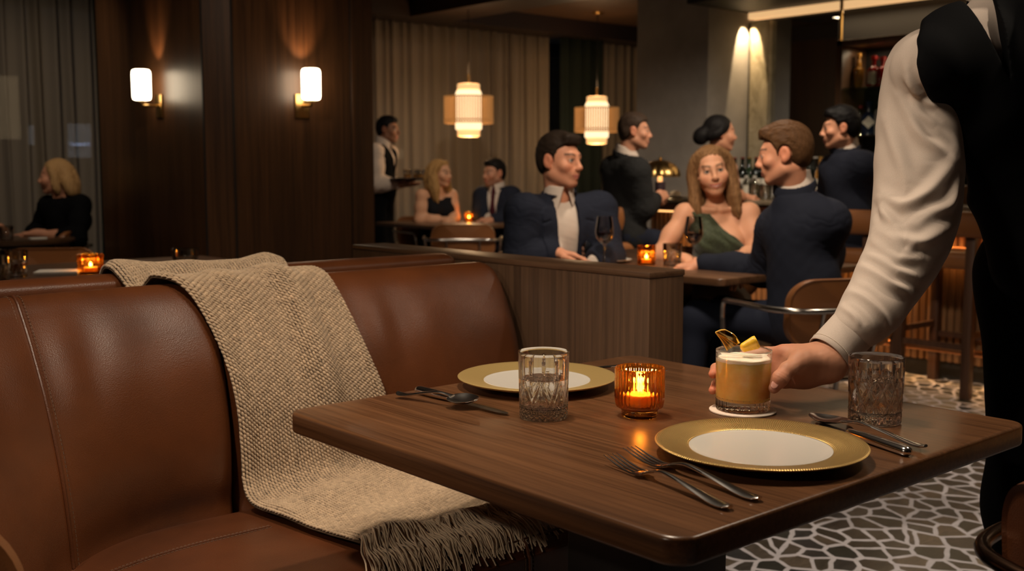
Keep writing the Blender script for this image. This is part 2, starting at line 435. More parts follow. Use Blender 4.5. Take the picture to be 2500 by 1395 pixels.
# ---- stone mosaic floor
def floor_mat():
    m, nt, b, o = new_mat('stone_mosaic')
    base = coords(nt, (1., 1., 1.), (0, 0, math.radians(-49)))
    nz = node(nt, 'ShaderNodeTexNoise'); nz.inputs['Scale'].default_value = 7; nz.inputs['Detail'].default_value = 2; link(nt, base, nz.inputs['Vector'])
    mxv = node(nt, 'ShaderNodeVectorMath', operation='MULTIPLY_ADD'); link(nt, nz.outputs['Color'], mxv.inputs[0]); mxv.inputs[1].default_value = (.045, .045, 0); link(nt, base, mxv.inputs[2])
    mp = node(nt, 'ShaderNodeMapping'); mp.inputs['Scale'].default_value = (10.2, 12.4, 1); link(nt, mxv.outputs[0], mp.inputs[0])
    ve = node(nt, 'ShaderNodeTexVoronoi', feature='DISTANCE_TO_EDGE', voronoi_dimensions='2D'); ve.inputs['Scale'].default_value = 1; link(nt, mp.outputs[0], ve.inputs['Vector'])
    vc = node(nt, 'ShaderNodeTexVoronoi', feature='F1', voronoi_dimensions='2D'); vc.inputs['Scale'].default_value = 1; link(nt, mp.outputs[0], vc.inputs['Vector'])
    sx = node(nt, 'ShaderNodeSeparateColor'); link(nt, vc.outputs['Color'], sx.inputs[0])
    stone = ramp(nt, sx.outputs[0], [(0., (.022, .026, .022)), (.25, (.055, .047, .036)), (.45, (.030, .036, .042)), (.6, (.030, .033, .027)), (.8, (.12, .095, .072)), (1., (.045, .047, .046))])
    v2 = noise(nt, coords(nt, (14, 60, 1), (0, 0, .5)), 1, 4, .6, 1.2)
    mo = node(nt, 'ShaderNodeMix', data_type='RGBA', blend_type='MULTIPLY'); mo.inputs[0].default_value = .8
    link(nt, stone, mo.inputs[6]); link(nt, ramp(nt, v2, [(.3, (.45, .45, .45)), (.7, (1.5, 1.45, 1.4))]), mo.inputs[7])
    grout = ramp(nt, noise(nt, base, 30, 3), [(.3, (.49, .465, .50)), (.7, (.57, .54, .58))])
    th = node(nt, 'ShaderNodeMapRange'); link(nt, ve.outputs['Distance'], th.inputs[0]); th.inputs[1].default_value = .075; th.inputs[2].default_value = .11
    mx = node(nt, 'ShaderNodeMix', data_type='RGBA'); link(nt, th.outputs[0], mx.inputs[0]); link(nt, grout, mx.inputs[6]); link(nt, mo.outputs[2], mx.inputs[7])
    link(nt, mx.outputs[2], b.inputs['Base Color'])
    r = node(nt, 'ShaderNodeMapRange'); link(nt, th.outputs[0], r.inputs[0]); r.inputs[3].default_value = .7; r.inputs[4].default_value = .32; link(nt, r.outputs[0], b.inputs['Roughness'])
    bump(nt, b, th.outputs[0], .25, .002); return m
M_floor = floor_mat()
def curtain_mat(name, color, transl=.35, transp=.18):
    m, nt, b, o = new_mat(name); nt.nodes.remove(b)
    d = node(nt, 'ShaderNodeBsdfDiffuse'); d.inputs[0].default_value = (*color, 1)
    t = node(nt, 'ShaderNodeBsdfTranslucent'); t.inputs[0].default_value = (*color, 1)
    a = node(nt, 'ShaderNodeMixShader'); a.inputs[0].default_value = transl; link(nt, d.outputs[0], a.inputs[1]); link(nt, t.outputs[0], a.inputs[2])
    if transp:
        p = node(nt, 'ShaderNodeBsdfTransparent'); c = node(nt, 'ShaderNodeMixShader'); c.inputs[0].default_value = transp
        link(nt, a.outputs[0], c.inputs[1]); link(nt, p.outputs[0], c.inputs[2]); a = c
    link(nt, a.outputs[0], o.inputs[0]); return m
M_sheer = curtain_mat('sheer_curtain_cloth', (.40, .33, .25), .35, .14)
M_drape = curtain_mat('dark_drape_cloth', (.020, .026, .022), .1, 0)

# ================================================================ the setting
def struct(name, VF, mat, smooth=False, loc=None):
    g = G().add(*VF); o = g.build(name, mat, None, smooth, 30, loc); o['kind'] = 'structure'; return o
struct('floor', box((-7, -5, -.06), (10, 11, 0)), M_floor)
struct('ceiling', box((-7, -5, 2.72), (10, 11, 2.8)), M_ceil)
struct('wall_left', box((-7.1, -5, 0), (-7, 11, 2.8)), M_dark)
struct('wall_rear', box((-7, -5.1, 0), (10, -5, 2.8)), M_dark)
struct('wall_bar', box((7.06, -5, 0), (7.2, 6.2, 2.8)), M_dark)
struct('wall_right', box((9.9, 6.0, 0), (10, 11, 2.8)), M_dark)
# ceiling beams framing the coffers
BZ = 2.56
struct('trim_1', box((-7, 8.25, BZ), (9.9, 8.95, 2.72)), M_beam)
struct('trim_2', box((5.95, 4.9, BZ), (6.45, 8.25, 2.72)), M_beam)
struct('trim_3', box((3.05, -5, BZ), (3.75, 8.25, 2.72)), M_beam)
struct('trim_4', box((3.75, 4.35, BZ), (7.06, 4.9, 2.72)), M_beam)
struct('trim_5', box((-7, 5.9, BZ), (3.05, 6.2, 2.72)), M_beam)
# window behind the curtains
w = G()
for x in np.arange(-6.5, 9.8, 1.35): w.add(*box((x, 9.25, 0), (x + .07, 9.33, 2.72)))
w.add(*box((-7, 9.25, 0), (9.9, 9.33, .12)))
wf = w.build('window_1', M_dark, None, False); wf['kind'] = 'structure'
pg = G().add(*box((-7, 9.28, .12), (9.9, 9.29, 2.72))); po = pg.build('window_pane', M_thin, wf, False)
M_city = [emitter('city_window_warm', (1., .75, .45), 2.6), emitter('city_window_cool', (.8, .88, 1.), 2.0)]
for i, (px, py, w_, h_, k, n_) in enumerate([(12, 262, .32, .70, 0, 'tall warm lit window far outside behind the left sheer curtain'),
        (196, 330, .26, .26, 1, 'pale lit window outside behind sheer curtain above the woman in black'),
        (196, 366, .26, .18, 1, 'low pale lit window outside, just under the larger pale one'),
        (85, 330, .12, .22, 1, 'faint small lit window outside in the middle of the left sheer curtain'),
        (975, 375, .14, .14, 0, 'small bright street light outside between the waiter and the blonde woman')]):
    p = aty(px, py, 13.)
    o = G().add(*box((-w_ / 2, 0, -h_ / 2), (w_ / 2, .05, h_ / 2), .01)).build('outside_window_light', M_city[k], None, True, 40)
    o.location = p; o['kind'] = 'thing'; tag(o, n_, 'lit window', 'lit windows of the city outside')
# curtains: pleated sheets
def curtain(name, x0, x1, y, mat, label, cat='curtain', pitch=.16, amp=.045, z0=.02, z1=2.66, seed=1, group=None):
    r = np.random.default_rng(seed); n = int((x1 - x0) / pitch * 14); x = np.linspace(x0, x1, n)
    ph = np.cumsum(1 + .25 * np.sin(x * 2.1 + seed) + .12 * r.normal(size=n)) * 2 * PI / 14
    zz = np.linspace(z0, z1, 8); P = np.zeros((8, n, 3))
    for i, z in enumerate(zz):
        a = amp * (1 - .25 * (z - z0) / (z1 - z0)) * (.8 + .2 * np.sin(x * 3))
        P[i, :, 0] = x + .012 * np.sin(ph * .5 + z); P[i, :, 1] = a * np.sin(ph) + a * .3 * np.sin(2 * ph + 1); P[i, :, 2] = z
    V, Q = grid(P); loc = ((x0 + x1) / 2, y, 0)
    o = npmesh(name, V - [loc[0], 0, 0], Q, mat); o.location = loc
    sm = o.modifiers.new('thick', 'SOLIDIFY'); sm.thickness = .002
    tag(o, label, cat, group); return o
curtain('sheer_curtain', -6.6, 3.5, 8.62, M_sheer, 'sheer beige curtain behind the woman in the black blazer, left of the wood wall', pitch=.15, seed=2, amp=.06)
curtain('sheer_curtain', 4.0, 8.0, 8.62, M_sheer, 'sheer beige curtain behind the pendant lamps and the far table', pitch=.105, seed=3, amp=.055)
curtain('sheer_curtain', 8.62, 9.7, 8.62, M_sheer, 'narrow sliver of sheer curtain beside the grey plaster pillar', pitch=.10, seed=5, amp=.034)
curtain('dark_drape', 3.13, 3.8, 8.42, M_drape, 'dark green-black drape between the left sheer curtain and the wood wall', pitch=.11, amp=.04, seed=4)
curtain('dark_drape', 8.02, 8.6, 8.45, M_drape, 'dark drape between the long sheer curtain and the grey pillar', pitch=.12, amp=.04, seed=6)

# wood-clad block carrying the sconces
c = .115; X0, Y0 = 2.71, 5.59
poly = np.array([(X0, Y0 + c), (X0 + c, Y0), (3.72, Y0), (3.72, 7.25), (X0, 7.25)])
def prism(p, z0, z1):
    n = len(p); V = np.concatenate([np.c_[p, np.full(n, z0)], np.c_[p, np.full(n, z1)]])
    return V, [(i, (i + 1) % n, n + (i + 1) % n, n + i) for i in range(n)] + [tuple(range(n))[::-1], tuple(range(n, 2 * n))]
struct('wall_panelled', prism(poly, 0, 2.72), M_wall_wood)
g = G()
for p, q in (((X0 - .004, Y0 + c), 0), ((X0 + c, Y0 - .004), 0)):
    g.add(*box((p[0] - .004, p[1] - .004, .1), (p[0] + .004, p[1] + .004, 2.7)))
g.add(*box((3.585, Y0 - .004, .1), (3.592, Y0 + .004, 2.7)))
o = g.build('trim_6', M_dark, None, False); o['kind'] = 'structure'
o = G().add(*box((3.59, Y0 - .012, 0), (3.74, Y0 + .05, 2.72), .004)).build('trim_7', M_wall_wood, None, False); o['kind'] = 'structure'
# plaster pillar by the bar
PX, PY0, PY1 = 6.5, 5.26, 5.97
struct('pillar', box((PX, PY0, 0), (7.06, PY1, 2.72)), M_plaster)
# bar niche: soffit, lit cove, marble jamb, mirror
struct('trim_8', box((6.25, -5, 2.37), (7.06, PY0, 2.72)), M_dark)
M_led = emitter('led_cove', (1., .60, .27), .75)
led = G().add(*box((6.96, -2, 2.318), (7.05, PY0 - .01, 2.368), .004)).build('led_strip', M_led, None, False); tag(led, 'glowing warm light strip along the ceiling edge above the back bar', 'light strip')
def marble():
    m, nt, b, o = new_mat('veined_stone'); f = noise(nt, coords(nt, (1, 1, .6)), 9, 6, .65, 1.6)
    link(nt, ramp(nt, f, [(.3, (.20, .17, .11)), (.5, (.34, .29, .20)), (.7, (.44, .38, .28))]), b.inputs['Base Color']); setp(b, rough=.35)
    bump(nt, b, f, .3, .01); return m
def yof(px, x): return atx(px, 300, x)[1]
struct('trim_9', box((6.97, yof(1871, 6.97), .9), (7.06, PY0 - .03, 2.3)), marble())
M_mirror = plain('smoked_mirror', (.44, .47, .50), .04, 1.)
o = G().add(*box((7.02, yof(2040, 7.02), .95), (7.06, yof(1871, 7.02), 2.3))).build('smoked_mirror', M_mirror, None, False); tag(o, 'tall dark smoked mirror panel on the back bar wall between stone jamb and bottle cabinet', 'mirror')
struct('trim_10', box((6.985, PY0 - .03, .9), (7.055, PY0 - .005, 2.3)), M_dark)

# ---------------------------------------------------------------- wall sconces
M_opal = emitter('opal_glass_lit', (1., .80, .55), 9.)
def sconce(loc, rz, label):
    r = empty('wall_sconce', loc, rz, label, 'wall lamp', 'pair of wall sconces')   # local +x points out of the wall
    G().add(*box((0, -.045, -.09), (.014, .045, .045), .004)).build('backplate', M_brass, r)
    G().add(*tube(spline([(.014, 0, -.02), (.06, 0, -.022), (.108, 0, -.02), (.11, 0, .0)], 5), .009, 10)).add(*lathe([(0, -.004), (.022, -.004), (.022, .006), (0, .006)], 20, center=(.11, 0, .0))).build('arm', M_brass, r)
    pr = [(0, 0), (.038, 0), (.047, .003), (.051, .010), (.053, .02), (.054, .15), (.052, .165), (.047, .173), (.040, .176), (.034, .172)]
    G().add(*lathe(pr, 36, center=(.11, 0, .008))).build('shade', M_opal, r)
SC1 = atx(391, 250, X0); SC2 = aty(736, 250, Y0)
sconce((X0, SC1[1], SC1[2]), PI, 'left wall sconce with glowing opal shade and brass bracket on the dark wood wall')
sconce((SC2[0], Y0, SC2[2]), -PI / 2, 'right wall sconce with glowing opal shade, nearer the pendant lamps')

# ---------------------------------------------------------------- pendant lamps
M_shade_in = emitter('pendant_inner_lit', (1., .74, .42), 1.55)
M_shade_cap = emitter('pendant_band_lit', (1., .60, .25), .85)
def shade_outer():
    m, nt, b, o = new_mat('slatted_shade'); 
    setp(b, color=(.45, .22, .07), rough=.6, emit=(1., .42, .11), estr=.20); return m
M_shade_out = shade_outer()
def pendant(px, py, d, s, label):
    p = atd(px, py, d); r = empty('pendant_lamp', (p[0], p[1], 0), 0, label, 'pendant lamp', 'pair of lantern pendant lamps')
    zc = p[2]; R = .215 * s
    def L(prof, n=40): return lathe([(a * R, zc + b * R) for a, b in prof], n)
    G().add(*L([(.54, -.86), (.545, .52), (.50, .66), (.47, .70), (0, .70)])).add(*L([(0, -.86), (.5, -.9), (.54, -.86)])).build('inner_shade', M_shade_in, r)
    g = G()
    for k in range(56):
        a = 2 * PI * k / 56; g.add(*xf(box((-.006, -.003, zc - .62 * R), (.006, .003, zc + .46 * R)), loc=(R * .985 * math.cos(a), R * .985 * math.sin(a), 0)))
    for zz in (-.62, -.50, .44): g.add(*tube([(R * math.cos(t), R * math.sin(t), zc + zz * R) for t in np.linspace(0, 2 * PI, 49)], .006, 6, False))
    g.build('slatted_shade', M_shade_out, r)
    G().add(*L([(0, .70), (.40, .70), (.46, .72), (.46, .94), (.40, .96), (0, .96)])).build('top_band', M_shade_cap, r)
    g = G().add(*L([(0, -1.18), (.40, -1.18), (.45, -1.14), (.46, -.86), (.40, -.84)]))
    for zz in (-1.12, -1.0, -.88): 
        q = .462
        g.add(*tube([(q * R * math.cos(t), q * R * math.sin(t), zc + zz * R) for t in np.linspace(0, 2 * PI, 41)], .004, 6, False))
    g.build('bottom_band', M_shade_cap, r)
    G().add(*tube([(0, 0, zc + .94 * R), (0, 0, zc + 1.35 * R)], .011, 10)).build('stem', M_brass, r)
    G().add(*tube([(0, 0, zc + 1.3 * R), (0, 0, 2.71)], .004, 8)).build('cord', M_black, r)
    G().add(*lathe([(0, 2.70), (.05, 2.70), (.06, 2.71), (.06, 2.72), (0, 2.72)], 24)).build('ceiling_rose', M_brass, r)
    return p
PEND = [pendant(1144, 263, 9.7, 1., 'left lantern pendant lamp, glowing, in front of the sheer curtain'),
        pendant(1457, 288, 11.0, 1.02, 'right lantern pendant lamp, glowing, above the man in the navy suit')]

# ---------------------------------------------------------------- partition at the end of the banquette
r = empty('wood_partition', (1.9875, 2.36, 0), 0, 'low walnut partition between the leather banquette and the table of three', 'partition')
G().add(*box((-.0625, -.64, 0), (.0625, .64, .922), .002)).build('panel', M_part_v, r, True, 30)
G().add(*box((-.0645, -.642, .922), (.0645, .642, .937), .003)).build('cap', M_part_h, r, True, 30)

# ---------------------------------------------------------------- chairs
def make_chair(label, leath=None, metal=None, name='dining_chair'):
    """faces +y; seat 0.46; rounded shell back with a steel arm hoop running round behind it"""
    leath = leath or M_tan; metal = metal or M_chrome
    r = empty(name, (0, 0, 0), 0, label, 'chair', 'leather chairs with tubular steel arms')
    G().add(*slab(rrect(.47, .46, .11, 8), .415, .47, .018, 4)).build('seat', leath, r)
    o = rrect(.47, .26, .09, 10); n = len(o); g = G()       # backrest: rounded panel bent round the sitter
    nu, nv = 25, 13; P = []
    rings = []
    for off, sc in ((-.014, .94), (-.018, .98), (0, 1.), (.018, .98), (.014, .94)):
        ring = []
        for x, z in o * sc:
            y = -.245 + 1.05 * x * x - .10 * (z) ; ring.append((x, y + off, 0.655 + z))
        rings.append(ring)
    V = np.array(rings).reshape(-1, 3); F = [(i * n + j, i * n + (j + 1) % n, (i + 1) * n + (j + 1) % n, (i + 1) * n + j) for i in range(4) for j in range(n)]
    g.add(V, F)
    for k, ring, s in ((0, rings[0], 1), (4, rings[4], -1)):  # fill faces with inner fans in strips
        R_ = np.array(ring); off = (-.014, .014)[k // 4]; m = 6; base = None; prev = R_
        allv = [R_]; 
        for t in (.8, .55, .3, .05):
            q = o * .94 * t; allv.append(np.array([(x, -.245 + 1.05 * x * x - .10 * z + off, 0.655 + z) for x, z in q]))
        V = np.concatenate(allv); F = []
        for i in range(4):
            for j in range(n):
                f = (i * n + j, i * n + (j + 1) % n, (i + 1) * n + (j + 1) % n, (i + 1) * n + j); F.append(f[::s])
        F.append(tuple(range(4 * n, 5 * n))[::s]); g.add(V, F)
    g.build('backrest', leath, r, True, 50)
    arm = spline([(-.285, .19, .60), (-.29, .17, .662), (-.29, .10, .67), (-.29, -.05, .672), (-.275, -.17, .672), (-.20, -.262, .672), (0, -.278, .672), (.20, -.262, .672), (.275, -.17, .672), (.29, -.05, .672), (.29, .10, .67), (.29, .17, .662), (.285, .19, .60)], 6)
    G().add(*tube(arm, .011, 12)).build('arm_hoop', metal, r)
    for sx, y, lean, top in ((-1, .19, .02, .605), (1, .19, .02, .605), (-1, -.19, -.045, .44), (1, -.19, -.045, .44)):
        G().add(*tube([(sx * (.285 if y > 0 else .20), y, top), (sx * .245, y + lean * .5, .22), (sx * .25, y + lean, 0.)], .011, 10)).build('leg', metal, r)
    G().add(*tube([(-.12, -.262, .672), (-.12, -.20, .44)], .008, 8)).build('back_strut', metal, r)
    G().add(*tube([(.12, -.262, .672), (.12, -.20, .44)], .008, 8)).build('back_strut', metal, r)
    G().add(*tube([(-.245, .19, .40), (.245, .19, .40)], .008, 8)).build('crossbar', metal, r); G().add(*tube([(-.2, -.19, .40), (.2, -.19, .40)], .008, 8)).build('crossbar', metal, r)
    return r
def face(v): return math.atan2(v[1], v[0]) - PI / 2     # rotation that turns local +y along v
CH0 = make_chair('placeholder')
def chair(p, v, label, first=False):
    if first: o = CH0; o['label'] = label; o.location = p; o.rotation_euler = (0, 0, face(v)); return o
    return dup(CH0, p, face(v), label)
# ---------------------------------------------------------------- bar
BX = 5.80
r = empty('bar_counter', (BX, 1.5, 0), 0, 'long bar counter with dark top and ribbed glowing wood front behind the stools', 'bar')
def W(lo, hi): return (np.array(lo) - [BX, 1.5, 0], np.array(hi) - [BX, 1.5, 0])
M_rib = wood('ribbed_bar_wood', (.10, .045, .017), (.24, .115, .045), axis=2, rough=.5, fine=60, long_=2)
g = G(); g.add(*box(*W((BX + .03, -1.6, .10), (BX + .34, 5.20, .90))))
for y in np.arange(-1.6, 5.2, .042): g.add(*box(*W((BX + .008, y, .10), (BX + .04, y + .026, .90)), .004, 1))
g.build('ribbed_front', M_rib, r, False)
G().add(*box(*W((BX + .05, -1.6, 0), (BX + .32, 5.2, .10)))).build('plinth', M_dark, r, False)
G().add(*box(*W((BX - .13, -1.6, .90), (BX + .50, 5.24, .945)), .004)).build('fascia', M_leather_d, r, True, 30)
M_top = plain('bar_stone_top', (.16, .125, .085), .22, nscale=6, namp=.3)
G().add(*box(*W((BX - .16, -1.6, .955), (BX + .52, 5.24, .982)), .006)).build('top', M_top, r, True, 30)
G().add(*box(*W((BX - .10, -1.6, .945), (BX + .5, 5.2, .956)))).build('shadow_gap', M_dark, r, False)
G().add(*box(*W((BX + .20, -1.6, .982), (BX + .50, 3.3, 1.085)), .006)).build('raised_ledge', M_rib, r, True, 30)
g = G().add(*tube([np.array((BX - .17, -1.6, .2)) - [BX, 1.5, 0], np.array((BX - .17, 5.2, .2)) - [BX, 1.5, 0]], .018, 12))
g.build('foot_rail', plain('copper_rail', (.60, .27, .12), .3, 1.), r)
for y in (0., 1.6, 3.2, 4.8): G().add(*tube([np.array((BX - .17, y, .2)) - [BX, 1.5, 0], np.array((BX + .06, y, .2)) - [BX, 1.5, 0]], .011, 8)).build('rail_bracket', M_brass, r)
o = G().add(*box(*W((BX - .05, -1.5, .886), (BX - .03, 5.1, .899)))).build('led_strip', emitter('bar_led', (1., .5, .16), 2.2), r, False)
# back counter and bottle cabinet
r = empty('back_counter', (6.82, 1.8, 0), 0, 'dark back counter against the mirrored bar wall, crowded with bottles', 'counter')
G().add(*box((-.26, -3.4, 0), (.19, 3.42, .93))).build('cabinet_body', M_dark, r, False)
G().add(*box((-.28, -3.4, .93), (.19, 3.42, .955), .004)).build('top', M_top, r, True, 30)
cy0, cy1, cx0 = yof(2036, 6.72), .2, 6.72
r = empty('bottle_cabinet', (6.9, (cy0 + cy1) / 2, 0), 0, 'wood framed bottle cabinet with glass shelves above the back bar', 'cabinet')
def Cb(lo, hi): o_ = np.array([6.9, (cy0 + cy1) / 2, 0]); return np.array(lo) - o_, np.array(hi) - o_
M_cab = wood('cabinet_wood', (.07, .034, .016), (.15, .078, .038), axis=2, rough=.4)
CZ0, CZ1, S1, S2 = .96, 2.06, 1.735, 1.41
g = G(); g.add(*box(*Cb((cx0, cy0 - .05, CZ0), (7.05, cy0, CZ1)), .003)); g.add(*box(*Cb((cx0, cy1, CZ1 - .04), (7.05, cy0, CZ1)), .003)); g.add(*box(*Cb((cx0, cy1, CZ0), (7.05, cy1 + .05, CZ1)), .003))
g.build('frame', M_cab, r, True, 30)
G().add(*box(*Cb((7.02, cy1, CZ0), (7.05, cy0, CZ1)))).build('back_panel', M_dark, r, False)
M_shelf = tinted('green_edge_glass', (.55, .70, .60), .25)
for z in (S1, S2): G().add(*box(*Cb((cx0 + .01, cy1 + .05, z - .012), (7.02, cy0 - .05, z)), .002)).build('glass_shelf', M_shelf, r, False)
G().add(*tube([np.array((cx0 + .02, cy0 - .02, CZ1)) - [6.9, (cy0 + cy1) / 2, 0], np.array((cx0 + .02, cy0 - .02, 2.37)) - [6.9, (cy0 + cy1) / 2, 0]], .012, 8)).build('hanging_post', M_brass, r)

# bottles
M_bg_dark = plain('dark_bottle_glass', (.008, .010, .007), .06, spec=.8)
M_bg_green = plain('green_bottle_glass', (.02, .04, .015), .06, spec=.8)
M_bg_clear = tinted('clear_bottle', (.80, .80, .76), .25)
M_bg_amber = plain('whisky_bottle', (.36, .17, .03), .08, spec=.8)
M_bg_red = plain('red_liqueur_bottle', (.22, .012, .010), .08, spec=.8)
M_bg_blue = plain('blue_bottle', (.012, .022, .05), .06, spec=.8)
M_label = plain('cream_label', (.66, .60, .50), .6)
M_foil = [plain('red_foil', (.25, .03, .02), .35, .4), plain('gold_foil', (.65, .40, .12), .3, .8), plain('white_foil', (.6, .57, .52), .4), plain('black_foil', (.01, .01, .01), .4)]
B_WINE = [(0, 0), (.036, 0), (.038, .004), (.038, .185), (.034, .205), (.022, .225), (.0145, .24), (.0135, .295), (.0155, .297), (.0155, .305), (0, .305)]
B_DEC = [(0, 0), (.022, 0), (.024, .02), (.03, .03), (.036, .12), (.036, .135), (.022, .142), (.016, .16), (.018, .175), (.012, .185), (.012, .21), (.017, .215), (.017, .24), (0, .245)]
B_SQ = [(0, 0), (.042, 0), (.045, .005), (.046, .11), (.04, .125), (.02, .135), (.015, .145), (.015, .175), (.021, .178), (.021, .205), (0, .208)]
B_GIN = [(0, 0), (.038, 0), (.040, .004), (.040, .165), (.035, .18), (.016, .19), (.015, .22), (.018, .222), (.018, .245), (0, .245)]
def bottle(p, prof, mat, lab, foil, label, s=1., diamond=False):
    r = empty('bottle', p, face((CAM - p)[:2]) if True else 0, label, 'bottle', 'bottles behind the bar')
    pr = [(a * s, b * s) for a, b in prof]; G().add(*lathe(pr, 28)).build('body', mat, r)
    R = max(a for a, b in pr); H = pr[-1][1]
    if lab:
        th = np.linspace(PI / 2 - .95, PI / 2 + .95, 15); z0, z1 = lab
        P = np.array([[((R + .0012) * math.cos(t), (R + .0012) * math.sin(t), z * H) for t in th] for z in (z0, z1)])
        if diamond:
            c_ = (z0 + z1) / 2 * H; q = .038 * s; P = None; V = [(0, R + .012, c_ - q), (q, R + .006, c_), (0, R + .012, c_ + q), (-q, R + .006, c_), (0, R - .01, c_ - q), (q, R - .012, c_), (0, R - .01, c_ + q), (-q, R - .012, c_)]
            G().add(V, [(3, 2, 1, 0), (4, 5, 6, 7), (0, 1, 5, 4), (1, 2, 6, 5), (2, 3, 7, 6), (3, 0, 4, 7)]).build('paper_label', M_label, r, False)
        else:
            V, Q = grid(P); V2, Q2 = grid(P * np.array([1.0, 1.0, 1.0]) - np.array([0, .0, 0])); G().add(V, Q[:, ::-1]).build('paper_label', M_label, r, True, None)
    if foil is not None:
        rr = [q for q in pr if q[1] > H * .80 and q[0] > 0]
        G().add(*lathe([(0, rr[0][1] - .004)] + [(q[0] + .0012, q[1]) for q in rr] + [(0, H + .002)], 20)).build('capsule', M_foil[foil], r)
    return r
def onback(px, py_hint, x=6.70): p = atx(px, py_hint, x); return np.array([p[0], p[1], .955])
k = 0
wine = [(1793, 6.74, M_bg_dark, 0), (1812, 6.66, M_bg_dark, 0), (1829, 6.74, M_bg_green, 1), (1846, 6.66, M_bg_dark, 0), (1862, 6.72, M_bg_dark, 1),
        (1975, 6.70, M_bg_dark, 2), (1990, 6.80, M_bg_clear, 2), (2003, 6.68, M_bg_amber, 1), (2018, 6.78, M_bg_dark, 2)]
words_ = ['standing behind the bun-haired woman', 'with a red capsule and cream label, behind the smiling woman', 'of green glass with gold capsule', 'just left of the man with brown hair, red capsule', 'half hidden by the brown-haired man’s face',
          'right of the brown-haired man’s head, white capsule', 'of clear glass right of the brown-haired man', 'of amber glass beside the mirror', 'next to the dark-haired man’s collar']
for (px, x, m, fo), wd in zip(wine, words_):
    bottle(onback(px, 430, x), B_WINE, m, (.18, .50), fo, 'wine bottle ' + wd.replace('’', "'"), 1.02)
low = [(1822, 6.60, M_bg_clear, 'short clear bottle with white label in front of the wine bottles'), (1842, 6.58, M_bg_clear, 'short clear bottle just right of another short one by the wine bottles'), (2010, 6.6, M_bg_clear, 'short clear bottle beneath the mirror at the right')]
for px, x, m, lb in low: bottle(onback(px, 450, x), B_GIN, m, (.1, .6), 2, lb, .72)
def onshelf(px, z, x=6.86): p = atx(px, 250, x); return np.array([p[0], p[1], z])
bottle(onshelf(2094, S1), B_DEC, M_bg_amber, None, None, 'golden decanter with tall neck on the top glass shelf', 1.0)
bottle(onshelf(2131, S1), B_SQ, M_bg_red, (.12, .5), None, 'red liqueur bottle with pale label on the top glass shelf', 1.05)
bottle(onshelf(2153, S1), B_SQ, M_bg_red, None, None, 'red bottle at the waiter sleeve on the top glass shelf', 1.0)
bottle(onshelf(2073, S1), B_DEC, M_bg_amber, None, None, 'tiny amber bottle at the end of the top glass shelf', .42)
bottle(onshelf(2122, S2), B_SQ, M_bg_blue, (.12, .62), None, 'dark blue bottle with white diamond label on the second shelf', 1.15, True)
bottle(onshelf(2150, S2), B_GIN, plain('grey_bottle', (.30, .28, .25), .3), None, None, 'slim grey bottle beside the diamond-label bottle', .95)
bottle(onshelf(2102, S2), B_GIN, M_bg_clear, None, 0, 'clear bottle with red cap behind the dark-haired man', .85)
for px, x, m, lb in [(2138, 6.7, M_bg_clear, 'clear bottle on the back counter at the waiter elbow'), (2125, 6.64, M_bg_amber, 'amber bottle on the back counter right of the dark-haired man'), (2110, 6.72, M_bg_dark, 'dark bottle on the back counter behind the navy shoulder')]:
    bottle(onback(px, 440, x), B_WINE, m, (.18, .5), 2, lb, .95)
for px, x, lb in [(2392, 6.7, 'clear bottle glimpsed between the waiter arm and vest'), (2408, 6.62, 'second clear bottle glimpsed by the waiter vest')]:
    bottle(onback(px, 440, x), B_GIN, M_bg_clear, (.2, .6), 2, lb, .8)
# glassware on the bar
M_sp = tinted('sparkling_glass', (.85, .84, .80), .5)
TUMB = [(0, 0), (.036, 0), (.039, .004), (.041, .095), (.039, .095), (.037, .012), (0, .012)]
gl = None
for i, (px, x, lb) in enumerate([(1868, 6.0, 'small tumbler on the bar beside the brown-haired man'), (1884, 6.08, 'second tumbler on the bar, nearest the brown-haired collar'), (1850, 6.2, 'third tumbler on the bar, farthest left of the cluster'), (1842, 6.05, 'tea light glass glinting on the bar behind the smiling woman')]):
    p = atx(px, 470, x); p[2] = .982
    if gl is None:
        gl = G().add(*lathe(TUMB, 28)).build('tumbler', M_sp, None, True); gl.location = p; tag(gl, lb, 'glass', 'tumblers on the bar')
    else: dup(gl, p, None, lb)
# brass mushroom lamp on the bar
p = atx(1611, 470, BX + .12); p[2] = .982
r = empty('table_lamp', p, 0, 'brass umbrella-shaped table lamp glowing on the bar beside the pillar', 'lamp')
S_ = .98
def umb(R, Z, T): return R * (1 + .10 * np.abs(np.sin(T * 6)) * np.clip((.30 * S_ - Z) / .1, 0, 1)), Z
z0 = (412 - 430) / 2664 * 7.75 + 1.18 - .982
dome = [(.134 * math.sin(t), z0 + .118 * math.cos(t) + .0) for t in np.linspace(.05, PI / 2, 14)]
dome_in = [(a - .003, b - .003) for a, b in dome[::-1]]
G().add(*lathe([(0, z0 + .118)] + dome + dome_in + [(0, z0 + .114)], 72, umb)).build('lamp_shade', M_brass, r, True, 60)
G().add(*lathe([(0, z0 + .117), (.008, z0 + .117), (.011, z0 + .126), (.006, z0 + .136), (0, z0 + .137)], 16)).build('finial', M_brass, r)
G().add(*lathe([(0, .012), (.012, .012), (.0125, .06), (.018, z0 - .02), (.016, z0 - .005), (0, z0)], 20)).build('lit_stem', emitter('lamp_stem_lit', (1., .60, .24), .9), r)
G().add(*lathe([(0, 0), (.06, 0), (.06, .008), (.014, .014), (0, .014)], 28)).build('base', M_brass, r)
LAMP = p + [0, 0, z0 + .03]
p = atx(1640, 488, BX - .02); p[2] = .982
pl0 = G().add(*lathe([(0, 0), (.06, 0), (.105, .010), (.108, .014), (.06, .008), (0, .007)], 36)).build('saucer', M_white, None); pl0.location = p; tag(pl0, 'white dish on the bar counter beside the brass lamp', 'plate')
